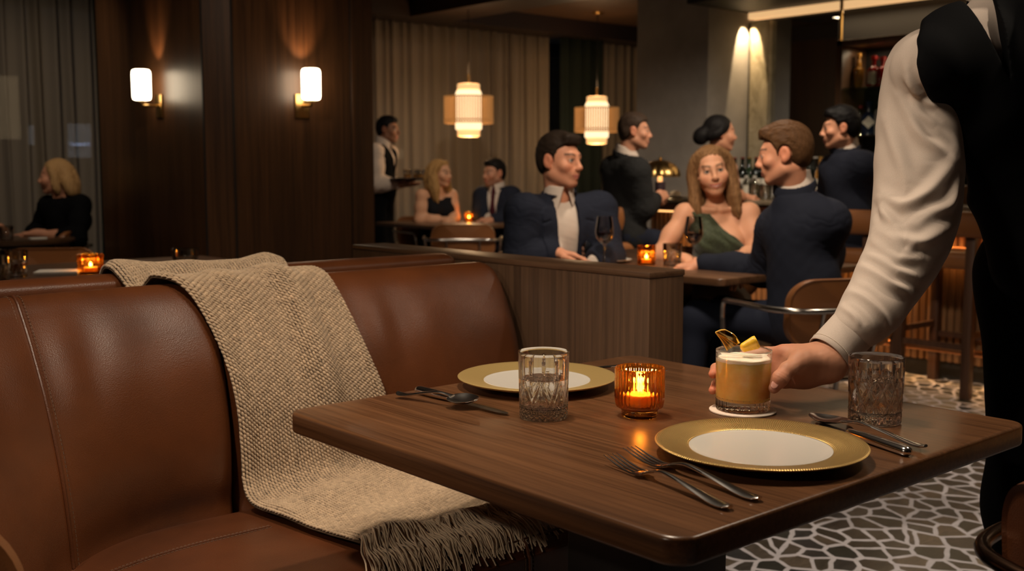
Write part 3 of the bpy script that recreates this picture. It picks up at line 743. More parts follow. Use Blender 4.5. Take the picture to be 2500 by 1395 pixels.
o = G().add(*lathe([(0, 0), (.03, 0), (.038, .012), (.034, .028), (.018, .038), (0, .04)], 20)).build('bread_roll', plain('bread', (.62, .48, .32), .7), None); o.location = p + [.0, -.03, .009]; tag(o, 'pale bread roll on the white dish on the bar', 'bread')
# bar stools
M_oak = wood('stool_wood', (.035, .014, .007), (.085, .036, .017), axis=2, rough=.45)
def make_stool():
    r = empty('bar_stool', (0, 0, 0), 0, 'x', 'bar stool', 'bar stools along the bar')     # faces +x (the bar)
    G().add(*slab(rrect(.40, .44, .05, 5), .665, .755, .03, 4)).build('seat', M_tan, r)
    G().add(*tube([(-.235, -.30, .90), (-.235, -.29, .90), (-.235, 0, .90), (-.235, .29, .90), (-.235, .30, .90)], [.02, .032, .032, .032, .02], 20, rz=[.04, .066, .066, .066, .04])).build('backrest', M_tan, r)
    for x, y in ((-.19, -.19), (-.19, .19), (.19, -.19), (.19, .19)):
        g = G().add(*box((x - .024, y - .024, 0), (x + .024, y + .024, .68 if x > 0 else .86), .004)); g.build('leg', M_oak, r, True, 30)
    G().add(*box((-.2, -.2, .25), (-.18, .2, .28))).add(*box((.18, -.2, .25), (.2, .2, .28))).add(*box((-.19, -.2, .31), (.19, -.18, .34))).add(*box((-.19, .18, .31), (.19, .2, .34))).build('stretchers', M_oak, r, False)
    return r
ST = make_stool()
pn = atz(2357, 975, 0); ST.location = (pn[0] + .19, pn[1] + .19, 0); ST['label'] = 'empty bar stool of brown leather and dark wood, seen between the waiter arm and body'
# ================================================================ foreground table
TX0, TX1, TY0, TY1, TZ = .951, 1.862, .797, 1.713, .75
tc = np.array([(TX0 + TX1) / 2, (TY0 + TY1) / 2, 0])
r = empty('dining_table', tc, 0, 'square walnut table in front, set with two gold-rimmed plates', 'table')
G().add(*slab(rrect(TX1 - TX0, TY1 - TY0, .035, 8), TZ - .037, TZ, .006, 4)).build('tabletop', M_table, r, True, 50)
G().add(*box((-.10, -.10, .03), (.10, .10, TZ - .037), .006)).build('pedestal', M_black, r, True, 30)
G().add(*box((-.28, -.28, 0), (.28, .28, .03), .006)).build('base_plate', M_black, r, True, 30)

# ================================================================ banquette
def curve_c(b, b0=.93, k=2.1): t = np.maximum(b0 - b, 0); return k * t * t
SEATZ = .457
BT0, BT1 = -.25, 1.905
bq = empty('leather_banquette', (.9, 2.2, 0), 0, 'long brown leather banquette with knitted throw, along the left of the front table', 'banquette')
BO = np.array([.9, 2.2, 0])
def back_panel(b0, b1, name, nb=90):
    """profile: up the front face, over the rounded top, down behind"""
    prof = [(-.012, .40), (-.004, .44), (.0, .47), (-.006, .52), (-.006, .60), (.006, .68), (.028, .76), (.060, .83), (.090, .88), (.112, .908), (.132, .924), (.155, .930), (.178, .926), (.195, .912), (.204, .88), (.206, .80), (.206, .40)]
    pr = spline([(x, 0, z) for x, z in prof], 5)[:, [0, 2]]
    b = np.concatenate([b0 + (1 - np.cos(np.linspace(0, PI / 2, 12))) * .05, np.linspace(b0 + .05, b1 - .05, nb)[1:-1], b1 - (1 - np.cos(np.linspace(PI / 2, 0, 12))) * .05])
    P = np.zeros((len(b), len(pr), 3))
    for i, q in enumerate(b):
        e = max(0, (b0 + .05 - q) / .05, (q - b1 + .05) / .05); e = min(e, 1); k = 1 - math.sqrt(1 - e * e)
        h = np.clip((pr[:, 1] - .45) / .45, 0, 1)
        a = 2.125 + pr[:, 0] - curve_c(np.full(len(pr), q)) * (1 - .80 * h) - curve_c(np.full(len(pr), q), .62, 1.) * .8 * h
        mid = 2.125 + .12
        a = a + (mid - a) * k * .32; z = pr[:, 1] - .045 * k * np.clip((pr[:, 1] - .6) / .3, 0, 1)
        wr = .0035 * np.sin(q * 41 + 2 * np.sin(q * 9)) * np.exp(-((pr[:, 1] - .80) / .09) ** 2) * (pr[:, 0] < .15)
        P[i, :, 0] = q; P[i, :, 1] = a + wr; P[i, :, 2] = z
    V, Q = grid(P); Q = Q[:, ::-1]
    o = npmesh(name, V - BO, Q, M_leather, bq)
    return o, (lambda q, z: None), P
_, _, PL = back_panel(BT0, 1.062, 'backrest'); _, _, PR = back_panel(1.066, BT1, 'backrest')
# seat with rounded front edge
sp = [(.02, .30), (.012, .40), (.0, .44), (-.06, .457), (-.16, .462), (-.30, .46), (-.44, .458), (-.50, .452), (-.535, .438), (-.552, .41), (-.556, .37), (-.556, .08)]
pr = spline([(x, 0, z) for x, z in sp], 5)[:, [0, 2]]
b = np.linspace(BT0, 1.915, 110); P = np.zeros((len(b), len(pr), 3))
for i, q in enumerate(b):
    f = 1 - np.clip(-pr[:, 0] / .556, 0, 1)
    P[i, :, 0] = q; P[i, :, 1] = 2.13 + pr[:, 0] - .6 * curve_c(np.full(len(pr), q)) * f; P[i, :, 2] = pr[:, 1] + .004 * np.cos(q * 3) * (pr[:, 1] > .43)
V, Q = grid(P); PS = P
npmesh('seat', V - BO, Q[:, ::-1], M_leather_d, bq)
G().add(*box((-1.1, -.56, 0), (1.0, .14, .09))).build('plinth', M_dark, bq, False)
# seams: a welt with a row of thread stitches on either side
def on_path(P, b, dz=0.):
    i = np.clip(np.searchsorted(P[:, 0, 0], b), 1, len(P) - 1); t = (b - P[i - 1, 0, 0]) / (P[i, 0, 0] - P[i - 1, 0, 0])
    return P[i - 1] * (1 - t) + P[i] * t
def seam(Ppath, name, side, welt=.0032, off=.011):
    T, U, Wd = frames(Ppath); g = G().add(*tube(Ppath, welt, 8))
    g.build(name, M_leather_d, bq)
    L = np.concatenate([[0], np.cumsum(np.linalg.norm(np.diff(Ppath, axis=0), axis=1))]); g = G()
    for s_ in (-1, 1):
        g = G()
        for l in np.arange(.004, L[-1], .0085):
            q = [np.array([np.interp(l + d, L, Ppath[:, k]) for k in range(3)]) + side * off * s_ for d in (0, .0028, .0055)]
            g.add(*tube(q, .0009, 5))
        g.build('stitching', M_stitch, bq)
out_a = np.array([0, -.0015, .001])
p = on_path(PL, .655)[8:64]; seam(p + out_a - BO, 'seam', np.array([1., 0, 0]))
p = on_path(PS, 1.415)[18:58]; seam(p + [0, -.001, .001] - BO, 'seam', np.array([1., 0, 0]))
p = np.array([on_path(PS, q)[40] for q in np.linspace(BT0 + .02, 1.9, 70)]); seam(p + [0, -.001, .0012] - BO, 'seam', np.array([0., -.6, -.8]), .0032, .011)
p = np.array([on_path(PS, q)[21] for q in np.linspace(BT0 + .02, 1.04, 50)]); seam(p + [0, 0, .0005] - BO, 'seam', np.array([0., 1., 0]), .0022, .007)

# the neighbouring banquette, back to back: only its rolled top shows
b2 = empty('leather_banquette', (.7, 2.6, 0), 0, 'second leather banquette back to back with the first, only its rolled top rail showing', 'banquette')
rl = [(-.045, .84), (-.055, .878), (-.052, .902), (-.044, .908), (-.047, .913), (-.042, .931), (-.02, .941), (.01, .943), (.05, .936), (.075, .91), (.08, .84), (.08, .45)]
rp = spline([(x, 0, z) for x, z in rl], 4)[:, [0, 2]]
RX1 = 1.91
bb = np.concatenate([np.linspace(-.5, RX1 - .05, 30), RX1 - .05 + .05 * np.sin(np.linspace(0, PI / 2, 10))[1:]]); P = np.zeros((len(bb), len(rp), 3))
for i, q in enumerate(bb):
    e = max(0, (q - RX1 + .05) / .05); k = 1 - math.sqrt(max(0, 1 - e * e))
    P[i, :, 0] = q; P[i, :, 1] = 2.455 + rp[:, 0] * (1 - .5 * k) + .02 * k; P[i, :, 2] = rp[:, 1] - .03 * k
V, Q = grid(P); npmesh('backrest', V - [.7, 2.6, 0], Q[:, ::-1], M_leather, b2)
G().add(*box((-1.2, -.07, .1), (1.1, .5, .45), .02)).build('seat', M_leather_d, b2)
G().add(*box((-1.2, -.05, 0), (1.1, .45, .1))).build('plinth', M_dark, b2, False)
G().add(*box((-1.2, -.265, .40), (1.1, -.19, .905), .003)).build('wood_core', M_part_h, b2, False)

# ================================================================ knitted throw
M_yarn = attr_mat('knit_yarn', .9, 0, 900, .3, .001, sheen=.3)
M_knit_gap = plain('knit_gap_shade', (.085, .052, .028), .95)  # dark tone painted in for the shade in gaps between stitches
def throw():
    o0 = np.array([1.2, 2.2, .93])
    r = empty('knitted_throw', o0, 0, 'beige chunky knitted throw with fringe draped over the banquette back and seat', 'throw')
    # along the length: (y, z) and the two edges in x
    key = [  # y, z, xl, xr
        (2.560, .86, .945, 1.36), (2.540, .918, .935, 1.36), (2.49, .950, .925, 1.355), (2.435, .953, .92, 1.355), (2.398, .935, .925, 1.35), (2.365, .908, .935, 1.345), (2.335, .912, .945, 1.345), (2.310, .934, .953, 1.345),
        (2.280, .945, .955, 1.35), (2.240, .934, .985, 1.36), (2.212, .900, 1.010, 1.372), (2.176, .83, 1.035, 1.39), (2.142, .75, 1.052, 1.41), (2.122, .67, 1.060, 1.435),
        (2.112, .58, 1.062, 1.46), (2.098, .51, 1.058, 1.48), (2.055, .480, 1.052, 1.49), (1.98, .4745, 1.055, 1.49), (1.88, .475, 1.068, 1.48), (1.78, .475, 1.085, 1.465), (1.700, .474, 1.095, 1.455)]
    K = spline(key, 6); L = np.concatenate([[0], np.cumsum(np.hypot(np.diff(K[:, 0]), np.diff(K[:, 1])))])
    rows = int(L[-1] / .0098); s = np.linspace(0, L[-1], rows * 2 + 1); cols = 58
    kk = np.stack([np.interp(s, L, K[:, i]) for i in range(4)], 1)
    u = np.linspace(0, 1, cols * 2 + 1)
    X = kk[:, 2:3] + (kk[:, 3:4] - kk[:, 2:3]) * u[None]; Y = np.repeat(kk[:, :1], len(u), 1); Z = np.repeat(kk[:, 1:2], len(u), 1)
    P = np.stack([X, Y, Z], -1)
    def wav(P, s):
        T = np.gradient(P, axis=0); S_ = np.gradient(P, axis=1); n = np.cross(S_, T); n /= np.linalg.norm(n, axis=2)[:, :, None] + 1e-12
        if n[len(n) // 2, 0, 1] > 0: n = -n
        return n
    n = wav(P, s); 
    # where the cloth hangs, soft vertical folds; the seat part ripples gently
    hang = np.exp(-((s - L[-1] * .45) / (.28)) ** 2)[:, None]
    fold = hang * (.010 * np.sin(u * 9.5 + 1.2 + s[:, None] * 2.2) + .007 * np.sin(u * 19 + s[:, None] * 3) ) + .004 * np.sin(u * 14 + s[:, None] * 9)
    seatp = np.clip((s - L[-1] * .68) / (.12), 0, 1)[:, None]
    fold = fold + seatp * .006 * (np.sin(s[:, None] * 26 + u * 5) + .6)
    topp = np.exp(-((s - .10) / .06) ** 2)[:, None]; fold = fold + topp * .012 * np.sin(u * 7 + .5)
    fold = np.maximum(fold + .006, .002); edge = np.minimum(u, 1 - u) * 40; fold = fold * np.clip(.35 + edge / 3, 0, 1)
    P = P + n * fold[:, :, None]; n = wav(P, s)
    V, Q = grid(P - n * .0042); 
    o = npmesh('knit_gap_sheet', V - o0, Q, M_knit_gap, r); sm = o.modifiers.new('t', 'SOLIDIFY'); sm.thickness = .003; sm.offset = 0
    # stitches: one plump leaf of yarn each
    rng = np.random.default_rng(3); na, nl = 7, 7
    tt = np.linspace(0, 1, nl); rad = .0032 * np.sin(np.clip(tt * .93 + .04, 0, 1) * PI) ** .62; th = np.arange(na) * 2 * PI / na
    VV = []; CC = []; base_q = []
    for i in range(nl - 1):
        for j in range(na): base_q.append((i * na + j, i * na + (j + 1) % na, (i + 1) * na + (j + 1) % na, (i + 1) * na + j))
    base_q = np.array(base_q); QQ = []; c = 0
    T = np.gradient(P, axis=0); T /= np.linalg.norm(T, axis=2)[:, :, None] + 1e-12; S_ = np.cross(T, n)
    for col in range(cols):
        j = col * 2 + 1
        for row in range(rows):
            fi = (row + .5 + ((-col * .37) % 1)) * 2
            if fi >= len(s) - 2: fi -= len(s) - 2
            i = int(fi); t = fi - i
            p = P[i, j] * (1 - t) + P[i + 1, j] * t; nn = n[i, j]; ta = T[i, j]; sa = S_[i, j]
            ang = math.radians(-16 + rng.normal() * 7); d = ta * math.cos(ang) + sa * math.sin(ang); e = np.cross(d, nn)
            ln = .0165 * (1 + .06 * rng.normal()); w_ = 1 + .08 * rng.normal()
            ctr = p + d[None] * ((tt - .5) * ln)[:, None] + nn[None] * (.0032 * np.sin(tt * PI) - .0014)[:, None]
            ring = ctr[:, None] + e * (rad[:, None, None] * w_ * np.cos(th)[None, :, None]) + nn * (rad[:, None, None] * .85 * np.sin(th)[None, :, None])
            VV.append(ring.reshape(-1, 3)); QQ.append(base_q + c); c += nl * na
            k = 1 + .10 * rng.normal(); CC.append(np.tile(np.array([.42, .298, .188]) * k, (nl * na, 1)))
    npmesh('knit_stitches', np.concatenate(VV) - o0, np.concatenate(QQ), M_yarn, r, np.concatenate(CC))
    # fringe
    M_fr = attr_mat('fringe_yarn', .85, 0, 1500, .3, .0006, sheen=.3)
    end = P[-1]; nt_ = 18
    for k in range(nt_):
        f = (k + .5) / nt_; q = end[int(f * (len(end) - 1))] + [0, .004, .002]; g = G()
        g.add(*xf(lathe([(0, -.007), (.006, -.005), (.0075, 0), (.006, .005), (0, .007)], 10), loc=q + [0, -.004, .002] - o0), col=(.50, .37, .25))
        for m in range(22):
            sp_ = rng.normal() * .020; ln = .088 + .026 * rng.random(); dz = .010 * rng.random(); lean = (f - .35) * .03 + sp_
            a = q + rng.normal(size=3) * [.003, .001, .002]
            y1 = q[1] - ln * .45; y2 = q[1] - ln * (.80 + .12 * rng.random()); y3 = q[1] - ln * 1.05 - .012 * rng.random()
            def zz(y, add): 
                top = SEATZ + .006 if y > 1.635 else SEATZ + .006 - ((1.635 - y) / .07) ** 2 * .075
                return top + add
            pts = [a, [a[0] + lean * .25, q[1] - .018, max(a[2] + .004 + dz * .5, zz(q[1] - .018, .004))], [a[0] + lean * .75, y1, zz(y1, .004 + dz)], [a[0] + lean * 1.2 + rng.normal() * .004, y2, zz(y2, .003 + dz * .7)], [a[0] + lean * 1.45 + rng.normal() * .007, y3, zz(y3, .002)]]
            g.add(*tube(spline(np.array(pts) - o0, 4), [.0017] * 12 + [.0016] * 5, 5), col=np.array([.66, .50, .34]) * (1 + .1 * rng.normal()))
        g.build('tassel', M_fr, r)
throw()

# ================================================================ things on the table
def groove(T, Z, H):
    pass
def cut_glass(p, R, H, style, label):
    r = empty('water_glass', p, .3, label, 'glass', 'cut-glass water tumblers on the front table')
    n, m = 240, 110; z = np.linspace(0, H, m); th = np.arange(n) * 2 * PI / n; T, Z = np.meshgrid(th, z)
    base = R * (.945 + .055 * (Z / H)); d = np.zeros_like(T); zz = Z / H
    def line(dist, w, dep): return dep * np.clip(1 - np.abs(dist) / w, 0, 1)
    nf = 12; a = (T * nf / (2 * PI)) % 1
    if style == 0:
        fl = line(np.minimum(a, 1 - a) * 2 * PI * R / nf, .0032, .0022) * np.clip((zz - .42) / .08, 0, 1) * np.clip((.90 - zz) / .05, 0, 1); d = np.maximum(d, fl)
        k = 8; u = T * k / (2 * PI); v = (Z - .030) / .040
        for sgn in (-1, 1):
            for o_ in (0, .5):
                q = ((u + o_ * .0 + sgn * v * .5 + .5) % 1) - .5; d = np.maximum(d, line(q * 2 * PI * R / k * .78, .0030, .0026) * ((zz > .22) & (zz < .62)))
        for sgn in (-1, 1):
            q = ((u * 1. + sgn * v * .5 + .25) % 1) - .5; d = np.maximum(d, line(q * 2 * PI * R / k * .78, .0017, .0014) * ((zz > .22) & (zz < .52)))
        q = (u % 1) - .5; d = np.maximum(d, line(np.abs(q) * 2 * PI * R / k, .0030, .0022) * np.clip((zz - .22) / .03, 0, 1) * np.clip((.60 - zz) / .12, 0, 1))
        k2 = 26; 
        for sgn in (-1, 1):
            q = ((T * k2 / (2 * PI) + sgn * Z / .009) % 1) - .5; d = np.maximum(d, line(q * 2 * PI * R / k2, .0018, .0015) * (zz < .2) * (zz > .02))
        d = np.maximum(d, line(Z - .215 * H, .0014, .0015)); d = np.maximum(d, line(Z - .11 * H, .0014, .0015))
    else:
        fl = line(np.minimum(a, 1 - a) * 2 * PI * R / nf, .0045, .0020) * np.clip((zz - .55) / .1, 0, 1) * np.clip((.88 - zz) / .05, 0, 1); d = np.maximum(d, fl)
        k = 6; u = T * k / (2 * PI); v = (Z - .012) / .062
        for sgn in (-1, 1):
            for of, w_ in ((.0, .0032), (.5, .0028)):
                q = ((u + of + sgn * v * .6) % 1) - .5; d = np.maximum(d, line(q * 2 * PI * R / k * .7, w_, .0025) * (zz < .72) * (zz > .03))
        q = (u * 2 % 1) - .5; d = np.maximum(d, line(q * 2 * PI * R / (2 * k), .0024, .0016) * (zz < .45) * (zz > .03))
        d = np.maximum(d, line(Z - .17 * H, .0018, .0015))
    Rr = base - d; e = np.clip(Z / .006, 0, 1); Rr = Rr * (1 - .06 * (1 - np.sqrt(np.clip(1 - (1 - e) ** 2, 0, 1))))
    P = np.stack([Rr * np.cos(T), Rr * np.sin(T), Z], -1)
    wall = .0034; fl_z = .016
    inn = [(R - .0008, H + .0008), (R - .0020, H + .0006), (R - wall, H - .002)] + [(R * (.945 + .055 * q / H) - wall - .0012 * (1 - q / H), q) for q in np.linspace(H * .95, fl_z + .006, 12)] + [(R * .945 - wall - .004, fl_z + .001), (R * .7, fl_z), (.0005, fl_z)]
    I = np.array([[(a_ * math.cos(t), a_ * math.sin(t), b_) for t in th] for a_, b_ in inn])
    bot = np.array([[(q * math.cos(t), q * math.sin(t), b_) for t in th] for q, b_ in ((.0005, .003), (R * .6, .0028), (R * .82, .0005))])
    A = np.concatenate([bot, P, I]); A = np.concatenate([A, A[:, :1]], 1); V, Q = grid(A)
    npmesh('glass_body', V, Q, M_glass, r, None, 32)
    wz = H * (.60 if style == 0 else .66); rw = lambda q: R * (.945 + .055 * q / H) - wall - .0012 * (1 - q / H) + .0004
    pr = [(.0004, fl_z - .0003), (R * .7, fl_z - .0003), (R * .945 - wall - .0035, fl_z + .0008)] + [(rw(q), q) for q in np.linspace(fl_z + .007, wz - .0006, 8)] + [(rw(wz) - .0006, wz), (R * .7, wz - .0004), (.0004, wz - .0004)]
    V, F = lathe(pr, 96); G().add(V, F).build('water', M_water, r)
    return r
pGl = atz(1327, 1019, TZ); pGr = atz(2135, 1030, TZ)
cut_glass(pGl, .0445, .1165, 0, 'cut-glass tumbler of water on the left, in front of the far gold-rimmed plate')
cut_glass(pGr, .0462, .113, 1, 'cut-glass tumbler of water on the right, beside the waiter sleeve')

def candle(p, R, H, foot, label, nfl=28, mat=None, group='amber tea-light holders', lift=0., big=False):
    mat = mat or M_amber
    r = empty('candle_holder', p, 0, label, 'candle', group)
    def fl(Rr, Z, T): return Rr * (1 - .05 * np.abs(np.cos(T * nfl / 2)) ** 1.5 * np.clip((Z - .012) / .01, 0, 1)), Z
    if foot:
        out = [(.0, .0), (R * .70, 0), (R * .735, .003), (R * .72, .011), (R * .78, .0145), (R * .94, .018), (R * .985, .027), (R * 1., .036)] + [(R, z) for z in np.linspace(.042, H - .003, 10)] + [(R * .995, H - .001), (R * .97, H)]
    else:
        out = [(.0, .0), (R * .92, 0), (R * .98, .004)] + [(R, z) for z in np.linspace(.008, H - .002, 10)] + [(R * .985, H)]
    wall = .0032; f0 = .017 if foot else .006
    inn = [(R - wall, H - .001)] + [(R - wall, z) for z in np.linspace(H - .006, f0 + .015, 8)] + [(R * .90, f0 + .004), (R * .7, f0), (0.0, f0)]
    G().add(*lathe(out + inn, 128, fl)).build('amber_glass', mat, r, True, 60)
    wz = f0 + (.022 if foot else .02)
    tl = G().add(*lathe([(0, f0 + .0005), (R * .52, f0 + .0005), (R * .54, f0 + .003), (R * .54, wz), (R * .50, wz + .001), (R * .3, wz - .001), (0, wz - .001)], 40)).build('tea_light', M_wax, r)
    G().add(*tube([(0, 0, wz - .001), (.0005, 0, wz + .006)], .0008, 6)).build('wick', M_black, tl)
    fh = .020 if foot else .012
    G().add(*lathe([(0, wz + .003), (.0042, wz + .006), (.0062, wz + .011), (.0046, wz + .011 + fh * .35), (.0016, wz + .011 + fh * .75), (0, wz + .011 + fh)], 16)).build('flame', M_flame, tl)
    return r, np.array(p) + [0, 0, wz + .014]
CANDLES = []
r, q = candle(atz(1561, 1016, TZ), .0438, .087, True, 'large ribbed amber glass candle holder, lit, in the middle of the front table'); CANDLES.append((q, 1.))

# plates
M_goldrim = None
def gold_rim():
    m, nt, b, o = new_mat('gold_rim'); setp(b, color=(.50, .325, .115), metal=.88, rough=.34)
    tc_ = node(nt, 'ShaderNodeTexCoord'); 
    sp = node(nt, 'ShaderNodeSeparateXYZ'); link(nt, tc_.outputs['Object'], sp.inputs[0])
    def mth(op, a, b_=None, c=None):
        n = node(nt, 'ShaderNodeMath', operation=op)
        for k, v in enumerate((a, b_, c)):
            if v is None: continue
            if isinstance(v, (int, float)): n.inputs[k].default_value = v
            else: link(nt, v, n.inputs[k])
        return n.outputs[0]
    an = mth('ARCTAN2', sp.outputs[1], sp.outputs[0]); rr = mth('SQRT', mth('ADD', mth('MULTIPLY', sp.outputs[0], sp.outputs[0]), mth('MULTIPLY', sp.outputs[1], sp.outputs[1])))
    wv = mth('MULTIPLY', mth('SINE', mth('MULTIPLY', rr, 260.)), .9)
    s1 = mth('SINE', mth('ADD', mth('MULTIPLY', an, 260.), wv)); s2 = mth('SINE', mth('MULTIPLY', rr, 2600.))
    hh = mth('MULTIPLY_ADD', s2, .35, s1)
    nb_ = node(nt, 'ShaderNodeBump'); nb_.inputs['Strength'].default_value = .34; nb_.inputs['Distance'].default_value = .0012; link(nt, hh, nb_.inputs['Height']); link(nt, nb_.outputs[0], b.inputs['Normal']); return m
M_goldrim = gold_rim(); M_goldedge = plain('gold_edge', (.68, .46, .17), .16, 1.)
def plate(p, label, M_g):
    r = empty('charger_plate', p, 0, label, 'plate', 'gold-rimmed charger plates')
    R = .1575
    G().add(*lathe([(0, .0), (.088, 0), (.095, .003), (.118, .008), (.150, .016), (R, .0195), (R + .0005, .0210), (R - .0015, .0222), (.150, .0212), (.1125, .0152), (.1085, .0140), (.1065, .0128), (.1050, .0122), (0, .0122)], 160)).build('gold_rim', M_g, r, True, 60)
    G().add(*lathe([(0, .0126), (.097, .0126), (.1035, .0134), (.1058, .0139), (.1062, .0136), (.106, .011), (0, .011)], 128)).build('white_centre', M_white, r, True, 60)
    return r
plate(atz(1856, 1094, TZ + .012), 'gold-rimmed white plate nearest the viewer, with two forks on its left', M_goldrim).location.z = TZ
plate(atz(1311, 928, TZ + .012), 'gold-rimmed white plate on the far side of the table, behind the left water glass', plain('gold_rim_smooth', (.54, .37, .14), .34, .55, bscale=60, bstr=.04)).location.z = TZ

# cutlery, built along +x from the handle end (x=0) to the tip
def strip(xs, ws, zs, th, nw=7, dish=None):
    """thin curved metal strip: width ws, height zs, thickness th, section domed"""
    P = []; m = len(xs); u = np.linspace(-1, 1, nw)
    top = np.zeros((m, nw, 3)); bot = np.zeros((m, nw, 3))
    for i in range(m):
        prof = np.sqrt(np.clip(1 - u ** 2 * .96, 0, 1)); dd = dish[i] if dish is not None else 0.
        top[i] = np.c_[np.full(nw, xs[i]), u * ws[i], zs[i] + th[i] * (.5 * prof) - dd * (1 - u ** 2)]
        bot[i] = np.c_[np.full(nw, xs[i]), u * ws[i], zs[i] - th[i] * (.5 * prof) - dd * (1 - u ** 2)]
    A = np.concatenate([top, bot[:, ::-1]], 1); A = np.concatenate([A, A[:, :1]], 1); V, Q = grid(A); F = [tuple(f) for f in Q]; k = A.shape[1]
    F += [tuple(range(k - 1)), tuple((m - 1) * k + j for j in range(k - 1))[::-1]]
    return V, F
def ip(x, X, Y): return np.interp(x, X, Y)
def sm(x, X, Y):
    s_ = spline(np.c_[X, Y, np.zeros(len(X))], 10); return np.interp(x, s_[:, 0], s_[:, 1])
def make_fork(p0, p1, label, name='fork', cat='fork', group=None):
    """p0 handle end, p1 tine tips on the table"""
    L = np.linalg.norm((p1 - p0)[:2]); r = G()
    x = np.linspace(0, L * .68, 50); f = x / L
    ws = sm(f, [0, .02, .08, .25, .45, .60, .68], [.0045, .0085, .0108, .0078, .0044, .0046, .0118]); zs = sm(f, [0, .05, .15, .35, .52, .62, .68], [.0062, .0042, .0055, .0125, .017, .0125, .0065])
    g = G().add(*strip(x, ws, zs, np.full(50, .0052) * ip(f, [0, .5, .68], [1.1, .95, .65])))
    for k in range(4):
        y = (k - 1.5) * .0076; x2 = np.linspace(L * .665, L, 16); f2 = (x2 - L * .665) / (L * .335)
        P = np.c_[x2, y * (1 + .02 * f2), .0062 + sm(f2, [0, .25, .6, 1.], [.0005, -.0022, .0008, .0085])]
        g.add(*tube(P, ip(f2, [0, .6, 1], [.0023, .0020, .0007]), 8, True, ip(f2, [0, .6, 1], [.0016, .0014, .0006])))
    # the web joining the tines
    x3 = np.linspace(L * .655, L * .735, 8); g.add(*strip(x3, ip(x3, [L * .655, L * .70, L * .735], [.0105, .0136, .0132]), .0062 + sm((x3 - L * .665) / (L * .335), [-.1, 0, .25, .6], [.001, .0005, -.0022, .0008]), np.full(8, .0022)))
    o = g.build(name, M_steel, None, True, 50); o.location = (p0[0], p0[1], TZ); o.rotation_euler = (0, 0, math.atan2(p1[1] - p0[1], p1[0] - p0[0])); tag(o, label, cat, group); return o
def make_spoon(p0, p1, label, lift=0., roll=0.):
    L = np.linalg.norm((p1 - p0)[:2]); x = np.linspace(0, L * .70, 50); f = x / L
    g = G().add(*strip(x, sm(f, [0, .02, .08, .25, .5, .62, .70], [.0045, .0082, .0102, .0072, .0044, .0042, .0066]), sm(f, [0, .05, .15, .35, .52, .62, .70], [.0060, .004, .005, .0115, .0155, .0135, .0105]), np.full(50, .0050)))
    x2 = L * (.68 + .32 * (1 - np.cos(np.linspace(0, PI, 30))) / 2); f2 = (x2 - L * .68) / (L * .32)
    ws = .0262 * np.sin(np.clip(f2 * .93 + .07, 0, 1) ** .86 * PI) ** .62 + .0012; ws[-1] = .001
    g.add(*strip(x2, ws, sm(f2, [0, .2, .6, 1], [.0108, .0100, .0088, .0098]), np.full(30, .0016), 15, .0078 * np.sin(np.clip(f2, 0, 1) * PI) ** .8))
    o = g.build('spoon', M_steel, None, True, 50); o.location = (p0[0], p0[1], TZ + lift); o.rotation_euler = (roll, -math.atan2(lift * .0, 1), math.atan2(p1[1] - p0[1], p1[0] - p0[0])); tag(o, label, 'spoon'); return o
def make_knife(p0, p1, label, fh=.42):
    L = np.linalg.norm((p1 - p0)[:2]); x = np.linspace(0, L * fh, 30); f = x / (L * fh)
    r_ = sm(f, [0, .03, .1, .5, .9, 1.], [.002, .0082, .0098, .0100, .0085, .0072]); g = G().add(*tube(np.c_[x, 0 * x, np.full(30, .0075)], r_, 18, True, r_ * .82))
    x2 = np.linspace(L * fh, L, 34); f2 = (x2 - L * fh) / (L * (1 - fh))
    g.add(*strip(x2, sm(f2, [0, .04, .12, .5, .85, .97, 1], [.0052, .0050, .0085, .0098, .0092, .0050, .001]), np.full(34, .0062) - .002 * f2, ip(f2, [0, .1, 1], [.008, .0026, .0012])))
    o = g.build('table_knife', M_steel, None, True, 50); o.location = (p0[0], p0[1], TZ); o.rotation_euler = (0, 0, math.atan2(p1[1] - p0[1], p1[0] - p0[0])); tag(o, label, 'knife'); return o
Z2 = TZ + .006
make_fork(atz(1783, 1238, Z2), atz(1490, 1113, TZ + .012), 'left fork of the pair beside the nearest gold-rimmed plate', group='forks by the near plate')
make_fork(atz(1855, 1217, Z2), atz(1536, 1096, TZ + .012), 'right fork of the pair, closer to the nearest gold-rimmed plate', group='forks by the near plate')
make_fork(atz(1412, 896, Z2), atz(1625, 912, TZ + .01), 'fork behind the amber candle, right of the far plate')
make_knife(atz(2222, 1108, Z2), atz(1992, 1030, Z2), 'table knife right of the near plate, under the spoon', .62)
make_spoon(atz(2260, 1095, Z2), atz(1979, 1014, Z2 + .004), 'spoon right of the near plate, in front of the right water glass', .0035)
make_knife(atz(1018, 953, Z2), atz(1241, 1008, Z2), 'table knife with thick handle left of the far plate', .42)
sp_ = make_spoon(atz(971, 964, Z2), atz(1168, 980, Z2 + .01), 'spoon lying across the knife at the left of the table', .004)
sp_.rotation_euler = (.12, -.03, sp_.rotation_euler.z)

